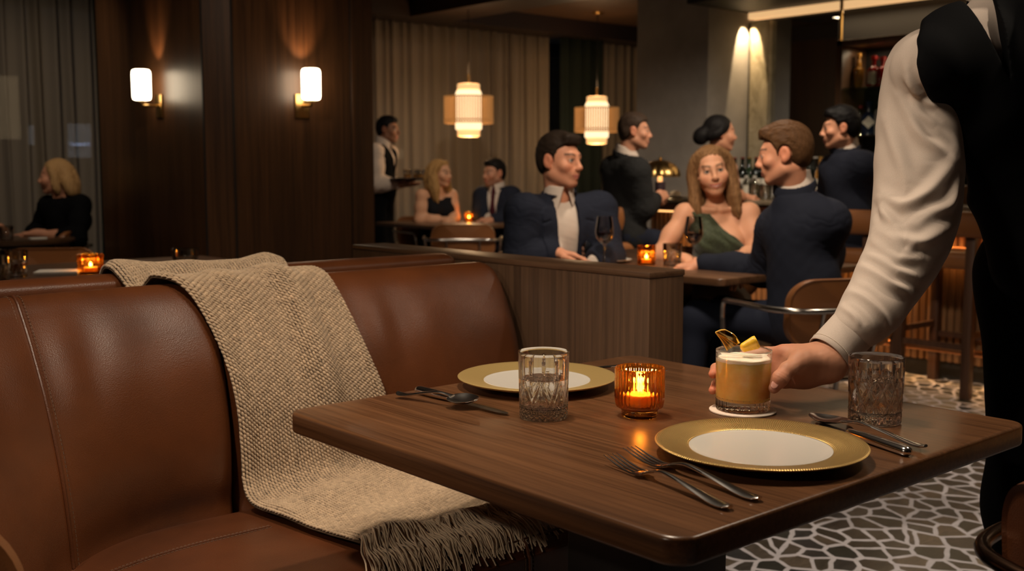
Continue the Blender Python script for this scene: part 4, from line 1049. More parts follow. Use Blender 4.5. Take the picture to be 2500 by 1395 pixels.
# coaster and cocktail
pC = atz(1813, 1004, TZ); 
o = G().add(*lathe([(0, 0), (.0575, 0), (.059, .001), (.059, .0028), (.0575, .0036), (0, .0036)], 96)).build('coaster', plain('pale_coaster', (.62, .52, .43), .75), None); o.location = pC; tag(o, 'round pale paper coaster under the orange cocktail', 'coaster')
CK = empty('cocktail_glass', pC + [0, 0, .0036], 0, 'tumbler of orange cocktail with white foam and citrus garnish in the waiter hand', 'cocktail')
RC, HC = .0492, .1075
def flute(Rr, Z, T):
    k = np.clip((.028 - Z) / .006, 0, 1) * np.clip(Z / .003, 0, 1); return Rr * (1 - .035 * np.abs(np.sin(T * 14)) * k), Z
out = [(0, .002), (RC * .7, .002), (RC * .9, 0), (RC * .955, .001), (RC * .97, .004)] + [(RC * (.97 + .03 * z / HC), z) for z in np.linspace(.008, HC - .001, 30)] + [(RC - .0004, HC), (RC - .0016, HC + .0004), (RC - .0026, HC - .001)]
inn = [(RC * (.97 + .03 * z / HC) - .0027, z) for z in np.linspace(HC - .004, .024, 14)] + [(RC * .80, .0185), (RC * .4, .0175), (0, .0175)]
G().add(*lathe(out + inn, 168, flute)).build('glass_body', M_glass, CK, True, 45)
def cocktail_mat():
    m, nt, b, o = new_mat('orange_cocktail'); f = noise(nt, coords(nt, (1, 1, 1.6)), 45, 4, .6)
    link(nt, ramp(nt, f, [(.3, (.95, .50, .11)), (.7, (1., .62, .20))]), b.inputs['Base Color']); setp(b, rough=.3, sss=.75, sssr=(1., .6, .2), ssss=.03); return m
M_cock = cocktail_mat(); lt = .0940
ri = lambda z: RC * (.97 + .03 * z / HC) - .0027 + .0003
G().add(*lathe([(0, .0172), (RC * .4, .0172), (RC * .80, .0182)] + [(ri(z), z) for z in np.linspace(.0245, lt - .0052, 8)] + [(0, lt - .0052)], 96)).build('cocktail', M_cock, CK)
M_foam = plain('egg_foam', (.84, .70, .53), .75, sss=.3, sssr=(1, .6, .35), ssss=.01, bscale=260, bstr=.4, bdist=.001)
def fm(Rr, Z, T): return Rr, Z + np.where(Z < lt - .004, -.0007 + .0005 * np.sin(T * 7 + 1) + .0004 * np.sin(T * 17), .0006 * np.sin(T * 5 + Rr * 200))
G().add(*lathe([(0, lt - .0053), (ri(lt - .005), lt - .0053), (ri(lt - .002), lt - .001), (ri(lt) - .002, lt + .0006), (RC * .6, lt - .0004), (0, lt - .0004)], 96, fm)).build('foam', M_foam, CK)
# garnish
M_peel = plain('lemon_peel', (.85, .50, .035), .4, nscale=160, namp=.12, bscale=600, bstr=.3, bdist=.0006, sss=.2, sssr=(1, .6, .2), ssss=.004)
rt = empty('citrus_garnish', pC + [0, 0, lt + .004], 0, 'yellow lemon peel and dried citrus slice resting on the cocktail foam', 'garnish')
def P3(px, py, dd=0.): return atd(px, py, float(pC @ _ff) + dd) - (pC + [0, 0, lt + .004])
ar = P3(1830, 838)
S = SDF(); M_ = np.stack([N(camdir(.82, .25, -.52)), N(np.cross(camdir(.82, .25, -.52), camdir(-.3, .9, .3))), [0, 0, 0]]); M_[1] = N(M_[1]); M_[2] = np.cross(M_[0], M_[1])
u0 = N(camdir(.95, .2, .28)); 
S.cap(P3(1816, 846, -.006), P3(1842, 832, -.006), .0068, .0085, .0).cap(P3(1818, 852, -.002), P3(1848, 845, -.002), .0058, .0058, .006)
cz = np.asarray(N(camdir(.0, .5, .85)), f32); pc_ = np.asarray(P3(1832, 836, -.012), f32)
S.fn(lambda p, d: np.maximum(d, ((p - pc_) @ cz) - .006)); cz2 = np.asarray(N(camdir(.9, .1, .5)), f32); S.fn(lambda p, d: np.maximum(d, ((p - pc_) @ cz2) - .012))
V, Q = surfnet(S, .0011); npmesh('lemon_peel', relax(V, Q, 2), Q, M_peel, rt)
M_slice = tinted('dried_citrus_flesh', (.85, .62, .22), .5, .1, (1., .8, .4))
a0, a1, a2, a3 = P3(1747, 812), P3(1771, 806), P3(1806, 838), P3(1776, 856)
e1 = spline([a0, P3(1762, 832, .002), a3], 8); e2 = spline([a1, P3(1792, 818, -.004), a2], 8)
e1 = e1[:]; m_ = min(len(e1), len(e2)); n_ = camdir(-.2, .95, .2) * .0012
A = np.stack([e1[:m_] * (1 - t) + e2[:m_] * t + n_ * math.sin(t * PI) * 2 for t in np.linspace(0, 1, 9)], 1)
T_ = np.concatenate([A + n_, (A - n_)[:, ::-1]], 1); T_ = np.concatenate([T_, T_[:, :1]], 1); V, Q = grid(T_); npmesh('citrus_flesh', V, Q, M_slice, rt)
g = G().add(*tube(e1[:m_], .0012, 8)).add(*tube(e2[:m_], .0009, 8)).add(*tube(spline([a0, (a0 + a1) / 2 + [0, 0, .0015], a1], 5), .0013, 8))
for t in (.28, .5, .7): g.add(*tube(np.array([e1[i] * (1 - t * i / m_ * 1.2) + e2[i] * (t * i / m_ * 1.2) for i in range(m_)]) + n_, .0005, 5))
g.build('rind', plain('dried_rind', (.80, .48, .09), .4), rt)

# ================================================================ table of three
bt = empty('dining_table', (3.92, 3.35, 0), 0, 'walnut table where the two men in navy and the smiling woman sit', 'table')
BTZ = .75
G().add(*slab(rrect(1.02, 1.36, .03, 6), BTZ - .03, BTZ, .004, 3)).build('tabletop', M_bgwood, bt, True, 50)
G().add(*box((-.06, -.06, .02), (.06, .06, BTZ - .03))).build('pedestal', M_black, bt, False); G().add(*box((-.27, -.27, 0), (.27, .27, .02), .004)).build('base_plate', M_black, bt, False)
def wine(p, label, s=1.):
    r = empty('wine_glass', p, 0, label, 'wine glass', 'red wine glasses on the table of three')
    o_ = [(0, 0), (.034, 0), (.035, .0015), (.012, .004), (.0042, .010), (.0038, .085), (.006, .096), (.022, .104), (.036, .124), (.0405, .146), (.038, .175), (.031, .218)]
    i_ = [(.0302, .218), (.0372, .175), (.0397, .146), (.0352, .125), (.021, .1055), (.004, .099), (0, .0985)]
    G().add(*lathe([(a * s, b * s) for a, b in o_ + i_], 48)).build('glass', M_thin, r, True, 60)
    w_ = [(0, .0990), (.004, .0993), (.0208, .1058), (.0349, .1252), (.0392, .143), (.0396, .1485), (0, .1485)]
    G().add(*lathe([(a * s, b * s) for a, b in w_], 40)).build('red_wine', plain('red_wine', (.045, .004, .006), .08, spec=.6), r, True, 60)
wine(atz(1475, 651, BTZ), 'red wine glass beside the left man in navy', 1.02); wine(atz(1692, 652, BTZ) + [0, 0, 0], 'red wine glass in front of the woman in the green dress', 1.02)
def tumbler(p, label, R=.041, H=.092, group='cut tumblers on other tables', fill=None, cat='glass'):
    r = empty('water_tumbler', p, 0, label, cat, group)
    def cut(Rr, Z, T):
        k = np.clip((H * .62 - Z) / .008, 0, 1) * np.clip(Z / .004, 0, 1); return Rr * (1 - .05 * np.abs(np.sin(T * 8 + Z * 60)) * k - .05 * np.abs(np.sin(T * 8 - Z * 60)) * k), Z
    zs = np.linspace(.004, H - .001, 26)
    G().add(*lathe([(0, 0), (R * .9, 0)] + [(R * (.95 + .05 * z / H), z) for z in zs] + [(R - .001, H), (R - .0022, H - .001)] + [(R * (.95 + .05 * z / H) - .0026, z) for z in zs[::-1][2:-4]] + [(R * .5, .014), (0, .014)], 64, lambda a, b, c_: cut(a, b, c_))).build('glass_body', M_sp, r, True, 30)
    if fill: G().add(*lathe([(0, .0145), (R * .88, .0145), (R * .90, H * .5), (0, H * .5)], 32)).build('drink', fill, r)
    return r
M_iced = tinted('iced_water', (.82, .82, .80), .5, .15)
tumbler(atz(1427, 640, BTZ), 'tumbler of iced water at the hand of the left man in navy', .040, .095, fill=M_iced)
tumbler(atz(1641, 648, BTZ), 'cut-glass tumbler beside the small candle on the table of three', .043, .098)
r, q = candle(atz(1578, 647, BTZ), .0415, .088, False, 'small amber candle glass on the table of three', 24, M_amber2); CANDLES.append((q, .6))
pp = atz(1490, 641, BTZ); o = G().add(*lathe([(0, .002), (.05, .002), (.058, .004), (.098, .014), (.099, .016), (.06, .007), (0, .006)], 48)).build('side_plate', M_white, None); o.location = pp; tag(o, 'small white plate under the stem of the left wine glass', 'plate')
# ================================================================ table behind the banquette
lt_ = empty('dining_table', (1.45, 4.72, 0), 0, 'walnut table behind the banquette with candle, tumblers and folded napkin', 'table')
G().add(*slab(rrect(1.9, .84, .03, 6), .72, .75, .004, 3)).build('tabletop', M_bgwood, lt_, True, 50)
G().add(*box((-.06, -.06, .02), (.06, .06, .72))).build('pedestal', M_black, lt_, False); G().add(*box((-.3, -.27, 0), (.3, .27, .02), .004)).build('base_plate', M_black, lt_, False)
r, q = candle(atz(222, 668, .75), .053, .080, False, 'amber ribbed candle glass on the table behind the banquette, left of the throw', 30, M_amber2); CANDLES.append((q, .6))
tumbler(atz(36, 676, .75), 'tumbler of amber drink at the far left on the table behind the banquette', .052, .108, fill=tinted('amber_drink', (.85, .55, .22), .4))
tumbler(atz(-6, 684, .75), 'tumbler cut off by the left picture edge', .05, .10)
tumbler(atz(453, 655, .75), 'plain tumbler peeking over the throw behind the banquette', .058, .085)
p = atz(142, 670, .75)
o = G().add(*box((-.085, -.06, 0), (.085, .06, .016), .005)).build('folded_napkin', M_paper, None); o.location = p; o.rotation_euler = (0, 0, -.5); tag(o, 'folded white napkin left of the amber candle behind the banquette', 'napkin')
# far left table and far middle table
ft = empty('round_table', (*atz(-30, 588, .75)[:2] + np.array([.1, .1]), 0), 0, 'round table at the far left where the woman in the black blazer rests her arms', 'table')
G().add(*lathe([(0, .72), (.40, .72), (.43, .735), (.43, .746), (.425, .75), (0, .75)], 64)).build('tabletop', M_bgwood, ft, True, 40); G().add(*tube([(0, 0, .01), (0, 0, .72)], .04, 14)).build('pedestal', M_black, ft); G().add(*lathe([(0, 0), (.26, 0), (.26, .015), (0, .02)], 40)).build('base_plate', M_black, ft)
tumbler(atz(16, 586, .75), 'tumbler on the round table by the woman in the black blazer', .043, .085)
o = G().add(*box((-.05, -.03, 0), (.05, .03, .012), .004)).build('card', M_paper, None); o.location = atz(92, 585, .75); tag(o, 'small white card on the round table by the forearm in black blazer', 'card')
mt = empty('dining_table', (*atz(1115, 543, .75)[:2], 0), 0, 'far walnut table of the blonde woman and the man with the dark red tie', 'table')
G().add(*slab(rrect(.95, .95, .03, 6), .72, .75, .004, 3)).build('tabletop', M_bgwood, mt, True, 50); G().add(*box((-.06, -.06, .02), (.06, .06, .72))).build('pedestal', M_black, mt, False); G().add(*box((-.25, -.25, 0), (.25, .25, .02))).build('base_plate', M_black, mt, False)
r, q = candle(atz(1145, 541, .75), .038, .075, False, 'tiny lit candle on the far table between the blonde woman and her companion', 20, M_amber2); CANDLES.append((q, .5))
# ================================================================ people
def lm(a): return np.asarray(a, float)
class Head:
    def __init__(s, c, fwd, up=(0, 0, 1), sc=1.05, female=False, roll=0.):
        s.c = lm(c); s.Y = N(fwd); z = lm(up); z = z - s.Y * (z @ s.Y) if abs(N(up) @ s.Y) < .95 else z
        s.Z = N(z); s.X = N(np.cross(s.Y, s.Z)); s.Z = np.cross(s.X, s.Y); s.s = sc; s.f = female
        if roll:
            c_, n_ = math.cos(roll), math.sin(roll); s.X, s.Z = s.X * c_ + s.Z * n_, s.Z * c_ - s.X * n_
        s.M = np.stack([s.X, s.Y, s.Z])
    def w(s, x, y, z): return s.c + s.s * (s.X * x + s.Y * y + s.Z * z)
    def loc(s, p): return ((p - s.c) @ s.M.T) / s.s
def add_head(S, H, nb, smile=0., jaw=1., nr=None):
    w = H.w; k_ = H.s; M = H.M; f = H.f; j = jaw * (.86 if f else 1.)
    def E(c, r, k, op='u'): S.ell(w(*c), np.array(r) * k_, M, k * k_, op)
    def C(a, b, ra, rb, k, op='u'): S.cap(w(*a), w(*b), ra * k_, rb * k_, k * k_, op)
    nr = nr or (.044 if f else .056)
    S.cap(w(0, -.022, -.055), lm(nb), nr * k_, nr * 1.05, .035)
    E((0, -.012, .035), (.074, .096, .083), 0.0); E((0, .022, -.028), (.060 * (.93 if f else 1), .070, .084), .03)
    for s in (-1, 1):
        C((s * .046 * j, .002, -.058), (s * .018 * j, .066, -.096), .020, .015, .03)
        E((s * .042, .060, -.022), (.025, .022, .021), .025)
        if f: E((s * .032, .065, -.038), (.024, .021, .022), .03)
    E((0, .073, -.097), (.021 * j, .018, .0155), .015)
    C((-.032, .080, .026), (.032, .080, .026), .010 if f else .0125, .010 if f else .0125, .02)
    E((0, .083, -.056), (.029, .015, .022), .02)
    for s in (-1, 1):
        E((s * .032, .101, .005), (.0165, .015, .0105), .012, 's')
        E((s * .0315, .0785, .005), (.0128, .0125, .0128), .001)
        for P, r in (([(.017, .0855, .006), (.025, .0895, .0135), (.035, .0890, .0145), (.047, .0790, .0065)], .0028), ([(.018, .0850, .003), (.030, .0880, -.0055), (.046, .0795, .002)], .0020)):
            S.chain([w(s * a, b, c_) for a, b, c_ in P], [r * k_] * len(P), .004)
        E((s * .0110, .099, -.034), (.0066, .010, .0068), .006)
        E((s * .076, -.014, .0), (.009, .021, .032), .006); E((s * .086, -.008, .003), (.007, .011, .018), .006, 's'); E((s * .072, -.006, -.026), (.008, .011, .011), .008)
    C((0, .086, .020), (0, .110, -.024), .0065 if f else .008, .0095 if f else .0105, .018); E((0, .1105, -.029), (.0100, .0105, .0092), .01)
    m = smile; lw = .024 + .007 * m; cz = -.0655 + .009 * m
    S.chain([w(-lw, .0815 - .003 * m, cz), w(-.007, .0955, -.0610), w(0, .0960, -.0625), w(.007, .0955, -.0610), w(lw, .0815 - .003 * m, cz)], [.003 * k_, .0045 * k_, .004 * k_, .0045 * k_, .003 * k_], .005)
    S.chain([w(-lw * .9, .082 - .003 * m, cz - .002), w(0, .0945, -.0730 - .001 * m), w(lw * .9, .082 - .003 * m, cz - .002)], [.003 * k_, .0062 * k_, .003 * k_], .006)
def head_colours(H, V, skin, lip=(.42, .13, .10), brow=(.05, .028, .018), iris=(.05, .035, .025), smile=0., stubble=0., teeth=False):
    q = H.loc(V); c = np.tile(np.array(skin, float), (len(V), 1))
    x, y, z = np.abs(q[:, 0]), q[:, 1], q[:, 2]
    def mix(m, col):
        m = np.clip(m, 0, 1)[:, None]; c[:] = c * (1 - m) + np.array(col) * m
    near = (np.linalg.norm(q, axis=1) < .17)
    mix(near * np.exp(-((x - .045) / .02) ** 2 - ((z + .03) / .022) ** 2) * (y > .03) * .30, np.array(skin) * [1.05, .62, .55])
    mix(near * np.exp(-((q[:, 0]) / .014) ** 2 - ((z + .032) / .012) ** 2) * (y > .09) * .10, np.array(skin) * [1.05, .65, .6])
    mix(near * (x > .068) * (np.abs(y + .014) < .03) * (np.abs(z) < .04) * .35, np.array(skin) * [1.1, .62, .5])
    if stubble: mix(near * np.clip((-.035 - z) / .02, 0, 1) * np.clip((y + .02) / .03, 0, 1) * (z > -.13) * stubble, np.array(skin) * [.45, .42, .42])
    lw = .026 + .007 * smile; cz = -.0665 + .010 * smile * (x / lw) ** 2
    up = np.clip(1 - ((x / lw) ** 2 + ((z - cz) / .0105) ** 2), 0, 1); mix(near * (y > .072) * np.clip(up * 4, 0, 1) * .95, lip)
    mix(near * (y > .07) * np.clip(1.6 - np.abs(z - cz - .0008) / .0010, 0, 1) * (x < lw), np.array(lip) * .35)
    if teeth: mix(near * (y > .07) * (np.abs(z - cz + .0008) < .0024 * (1 - (x / (lw * .85)) ** 2)) * (x < lw * .85), (.66, .57, .50))
    bz = .0265 + .006 * np.sin(np.clip((x - .012) / .04, 0, 1) * PI * .8)
    mix(near * (y > .06) * np.clip(1.6 - np.abs(z - bz) / .0042, 0, 1) * (x > .012) * (x < .052) * .85, brow)
    ex = np.sqrt((x - .0315) ** 2 + (y - .0785) ** 2 + (z - .005) ** 2)
    eye = near * (ex < .0145) * (y > .079) * (np.abs(z - .0045) < .0078 * np.sqrt(np.clip(1 - ((x - .0315) / .0145) ** 2, 0, 1)))
    mix(eye * .95, (.46, .40, .35)); d = np.sqrt((x - .0315) ** 2 + (z - .0055) ** 2); mix(eye * np.clip((.0080 - d) / .001, 0, 1), iris); mix(eye * np.clip((.0045 - d) / .001, 0, 1), (.005, .004, .004))
    mix(near * (y > .07) * np.clip(1.4 - np.abs(np.sqrt(((x - .0315) / .0148) ** 2 + ((z - .0045) / .0085) ** 2) - 1) / .13, 0, 1) * (z > .004) * .75, np.array(brow) * .7)
    return c
HL = ([-.13, -.09, -.065, -.045, -.034, -.028, .0, .004, .018, .022, .040, .058, .075, .10], [-.062, -.066, -.066, -.060, -.035, .030, .030, -.014, -.014, .030, .048, .066, .074, .076])
def short_hair(H, parent, mat, col, top=.022, side=.007, quiff=.0, seed=1, wave=.003, h=.003):
    S = SDF(); w = H.w; k = H.s; M = H.M
    S.ell(w(0, -.013, .035), np.array([.074 + side, .096 + side + .004, .083 + .010]) * k, M, 0)
    S.ell(w(0, -.005, .072), np.array([.066, .088, .046 + top]) * k, M, .03)
    if quiff: S.cap(w(-.035, .070, .100), w(.035, .066, .102), quiff * k, quiff * 1.1 * k, .03)
    S.ell(w(0, -.065, -.01), np.array([.062, .040, .060]) * k, M, .03)
    hx, hy = np.array(HL[0]), np.array(HL[1])
    def cut(p, d):
        q = H.loc(p); g = np.interp(q[:, 1], hx, hy) - .020 * np.clip(1 - np.abs(q[:, 0]) / .05, 0, 1) * 0 + .010 * np.clip((np.abs(q[:, 0]) - .035) / .03, 0, 1) * (q[:, 1] > .03)
        ear = np.sqrt(((q[:, 1] + .012) / .027) ** 2 + ((q[:, 2] - .002) / .036) ** 2) - 1
        d = -smin(-d, -(g - q[:, 2]) * k, .006 * k)
        return np.maximum(d, -(np.maximum(ear * .028, .060 - np.abs(q[:, 0]))) * k)
    S.fn(cut)
    V, Q = main_piece(*surfnet(S, h)); n = vnormals(V, Q); q = H.loc(V)
    st = .7 * vnoise(q * [34, 9, 20], seed) + .45 * vnoise(q * [120, 16, 60], seed + 5)
    V = relax(V, Q, 1); V = V + n * (st * wave * .8 * np.clip((q[:, 2] + .02) / .07, .25, 1))[:, None]
    c = np.array(col) * (1 + .28 * vnoise(q * [110, 16, 60], seed + 9))[:, None]
    return npmesh('hair', V, Q, mat, parent, np.clip(c, 0, 1))
def long_hair(H, parent, mat, col, locks, seed=1, part=.0, h=.0035, bangs=True, wave=.0035, streak=(90, 90, 9)):
    """locks: chains of head-space points with radii"""
    S = SDF(); w = H.w; k = H.s; M = H.M
    S.ell(w(0, -.017, .038), np.array([.0805, .101, .089]) * k, M, 0)
    hx = [-.13, -.03, .0, .02, .04, .06, .075, .10]; hy = [-.09, -.09, -.085, -.01, .046, .070, .082, .088]
    def cut(p, d):
        q = H.loc(p); g = np.interp(q[:, 1], hx, hy) - .055 * np.clip((np.abs(q[:, 0]) - .048) / .03, 0, 1) * (q[:, 1] > .01)
        return -smin(-d, -(g - q[:, 2]) * k, .012 * k)
    S.fn(cut)
    for P, R in locks:
        P = spline([w(*p) for p in P], 3); R = np.interp(np.linspace(0, 1, len(P)), np.linspace(0, 1, len(R)), R) * k; S.chain(P, R, .022)
    V, Q = main_piece(*surfnet(S, h)); n = vnormals(V, Q); q = H.loc(V)
    st = .8 * vnoise(q * np.array(streak) * .45, seed) + .4 * vnoise(q * np.array(streak) * 1.3, seed + 3)
    V = V + n * (st * wave)[:, None]
    c = np.array(col) * (1 + .35 * vnoise(q * np.array(streak) * [1.2, 1.2, .8], seed + 9))[:, None]
    return npmesh('hair', V, Q, mat, parent, np.clip(c, 0, 1))
def add_hand(S, w, d, n, side, curl=(.35, .4, .3), thumb=.5, sc=1., spread=.06):
    """w wrist, d finger direction, n back-of-hand normal, side: +1 / -1 which side the thumb is on (of d x n)"""
    w, d, n = lm(w), N(d), lm(n); n = N(n - d * (n @ d)); l = np.cross(d, n) * side
    off = [.029, .010, -.009, -.027]; kd = [.090, .094, .089, .080]
    for i in range(4):
        K = w + sc * (d * kd[i] + l * off[i]); S.cap(w + sc * (d * .008 + l * off[i] * .62), K, .0145 * sc, .0115 * sc, .022)
        ln = [(.042, .026, .021), (.047, .030, .022), (.043, .028, .021), (.034, .021, .018)][i]; a = 0.; p = K; r = .0098 * sc
        dd = N(d + l * (1.5 - i) * spread)
        for jn in range(3):
            a += curl[jn] * (1 + .10 * i); v = dd * math.cos(a) - n * math.sin(a); q = p + v * ln[jn] * sc; S.cap(p, q, r, r * .90, .006); p = q; r *= .90
    b = w + sc * (d * .026 + l * .022 - n * .006)
    v = N(d * .62 + l * (.75 * (1 - thumb) + .2) - n * .35 * (.3 + thumb)); m1 = b + v * .044 * sc; v2 = N(d * .85 + l * (.35 * (1 - thumb)) - n * .5 * thumb); m2 = m1 + v2 * .034 * sc; m3 = m2 + N(v2 - l * .25 * thumb) * .026 * sc
    S.cap(b, m1, .0175 * sc, .0125 * sc, .022); S.cap(m1, m2, .0118 * sc, .0108 * sc, .008); S.cap(m2, m3, .0105 * sc, .0082 * sc, .006)
    S.cap(w - d * .03, w + d * .02, .024 * sc, .024 * sc, .02)
M_skin = attr_mat('skin', .58, .12, 420, .06, .0004, spec=.28)
M_hair = attr_mat('hair_strands', .55, 0, 420, .5, .0012, (1, 1, .12), spec=.07)
M_navy = fabric('navy_wool', (.0115, .0135, .023)); M_navy2 = fabric('dark_navy_wool', (.0095, .011, .0185)); M_blacksuit = fabric('charcoal_wool', (.013, .013, .013)); M_blazer = fabric('black_blazer', (.0036, .0036, .0040)); M_blazer.node_tree.nodes['Principled BSDF'].inputs['Specular IOR Level'].default_value = .05
M_shirt = fabric('white_shirt', (.47, .385, .325), .8, 700, .06); M_blackdress = fabric('black_dress', (.008, .008, .010)); M_tr = fabric('dark_trousers', (.009, .011, .020)); M_shoe = plain('black_shoe', (.01, .009, .008), .3)
M_tie = fabric('dark_red_tie', (.045, .008, .012)); M_green = fabric('dark_green_dress', (.040, .050, .026), .6, 160, .5, .3)
class Body:
    """torso frame and the shared torso / limb volumes"""
    def __init__(s, J, wide=1., deep=1.):
        s.J = {k: lm(v) for k, v in J.items()}; j = s.J
        s.U = N(j['nb'] - j['pv']); r = j['sR'] - j['sL']; r = r - s.U * (r @ s.U); s.R = N(r); s.F = np.cross(s.U, s.R); s.M = np.stack([s.R, s.F, s.U]); s.W, s.D = wide, deep
        s.T = np.linalg.norm(j['nb'] - j['pv'])
    def p(s, u, w, v): return s.J['nb'] + s.R * u + s.F * w + s.U * v
    def loc(s, p): return (p - s.J['nb']) @ s.M.T
    def torso(s, S, g=0., k=.07, female=False, hips=True):
        j = s.J; W, D = s.W, s.D; t = s.T
        def E(c, r): S.ell(s.p(*c), np.array(r) + g, s.M, k)
        hw = np.linalg.norm(j['sR'] - j['sL']) / 2
        E((0, .005, -.36 * t), (hw * .90 * W, .112 * D, .30 * t)); E((0, .0, -.70 * t), (.145 * W, .100 * D, .28 * t))
        if hips: E((0, 0, -1.0 * t), (.170 * W, .118 * D, .13))
        if female:
            for u in (-1, 1): E((u * .07, .085, -.38 * t), (.058, .055, .062))
        for sh in ('sL', 'sR'):
            fm = .70 if female else 1.
            S.cap(s.p(0, -.012, -.050), j[sh] - s.U * .004, .040 * fm + g, .050 * fm + g, k * .7)
            S.cap(j[sh], j[sh] * .7 + s.p(0, 0, -.35 * t) * .3, .056 * fm + g, .07 * fm + g, k)
    def arm(s, S, side, r=(.058, .050, .046, .036), g=0., k=.05, wrist_back=0.):
        j = s.J; a, e, w = j['s' + side], j['e' + side], j['w' + side]
        w = w - N(w - e) * wrist_back; m = e * .5 + w * .5
        S.chain([a, (a + e) / 2, e, m, w], [r[0] + g, (r[0] + r[1]) / 2 + g, r[1] + g, r[2] + g, r[3] + g], k)
    def legs(s, S, r=(.082, .06, .055, .045), g=0., k=.05):
        j = s.J
        for sd, u in (('L', -.09), ('R', .09)):
            if 'k' + sd in j:
                S.chain([j['pv'] + s.R * u, j['k' + sd], j['a' + sd]], [r[0] + g, r[1] + g, r[3] + g], k)
def mk(name, S, h, mat, parent, col=None, sm=0, post=None, o=None):
    V, Q = surfnet(S, h)
    if parent is None or name not in ('body', 'shoe', 'nothing'): V, Q = main_piece(V, Q)
    if sm: V = relax(V, Q, sm)
    if post: V = post(V, Q)
    c = col(V) if callable(col) else col
    return npmesh(name, V, Q, mat, parent, c)
def wrinkles(B, amp=.004, seed=0, sc=14, arms=('L', 'R')):
    """soft cloth creases, strongest near the elbows"""
    def f(V, Q):
        n = vnormals(V, Q); d = .25 * vnoise(V * sc, seed)
        for sd in arms:
            e, a, w = B.J['e' + sd], B.J['s' + sd], B.J['w' + sd]
            for c, ax, s_ in ((e, N(w - a), .13), (a, N(e - a), .10)):
                q = V - c; t = q @ ax; g = np.exp(-(np.linalg.norm(q, axis=1) / s_) ** 2)
                d += g * (np.abs(np.sin(t * 85 + 2.2 * vnoise(V * 9, seed + 3))) - .5) * 1.3
        return V + n * (d * amp)[:, None]
    return f
def jacket_cut(B, top=.052, depth=.34, bottom=0., lap=.07, skew=0., shift=0.):
    def wid(v): return np.where(v > -depth, bottom + (top - bottom) * np.clip(1 + v / depth, 0, 1.3), bottom if bottom else -.02)
    def f(p, d):
        q = B.loc(p); u = q[:, 0] - shift - skew * q[:, 2]; v, w = q[:, 2], q[:, 1]
        wd = wid(v); lw = lap * np.clip(np.minimum((-v + .03) / .09, (v + depth + .02) / .22), 0, 1)
        rel = np.abs(u) - wd; inl = (w > 0) & (rel > 0) & (rel < lw)
        d = np.where(inl, d - .0065, d)
        notch = (w > 0) & (rel > lw * .45) & (np.abs(v + .085 + (rel) * .3) < .004) & (v < -.05); d = np.where(notch & inl, d + .006, d)
        cut = np.where(w > -.02, (wd - np.abs(u)), -1.); 
        return np.maximum(d, cut)
    return f
def collar(B, H, parent, mat, open_=.016, r0=.069, hgt=.050, drop=.055, h=.003, name='shirt_collar', tilt=0.):
    S = SDF(); nk = H.w(0, -.022, -.065); nb = B.J['nb']; ax = N(N(nk - nb + B.U * .02) + B.F * tilt)
    def fn(p):
        q = p - nb; v = q @ ax; u = q @ B.R; w = q @ B.F - .006
        ph = np.arctan2(np.abs(u), w)      # 0 front .. pi back
        rho = np.sqrt(u * u + w * w); fr = np.exp(-(ph / .75) ** 2)
        band = np.abs(rho - (r0 - .16 * np.clip(v, -.08, .06) + .006 * fr)) - .0042
        d = np.maximum(band, v - (hgt + .012 * (1 - fr)) + .0); d = np.maximum(d, (-.012 - drop * fr) - v)
        return np.maximum(d, np.where(w > 0, open_ * np.clip(.35 + (hgt - v) / .07, .2, 2.2) - np.abs(u), -1.))
    S.fn(fn, 'u', 0, nb - .16, nb + .16)
    return mk(name, S, h, mat, parent, sm=1)
def shoes(B, parent, h=.006):
    S = SDF()
    for sd in 'LR':
        if 'a' + sd in B.J:
            a = B.J['a' + sd]; f = N(np.array([B.F[0], B.F[1], 0])); g0 = np.array([a[0], a[1], .035]); S.cap(g0 - f * .03, g0 + f * .16, .036, .034, .02); S.cap(g0 - f * .02, a, .036, .042, .03)
    S.fn(lambda p, d: np.maximum(d, .002 - p[:, 2])); return mk('shoe', S, h, M_shoe, parent)
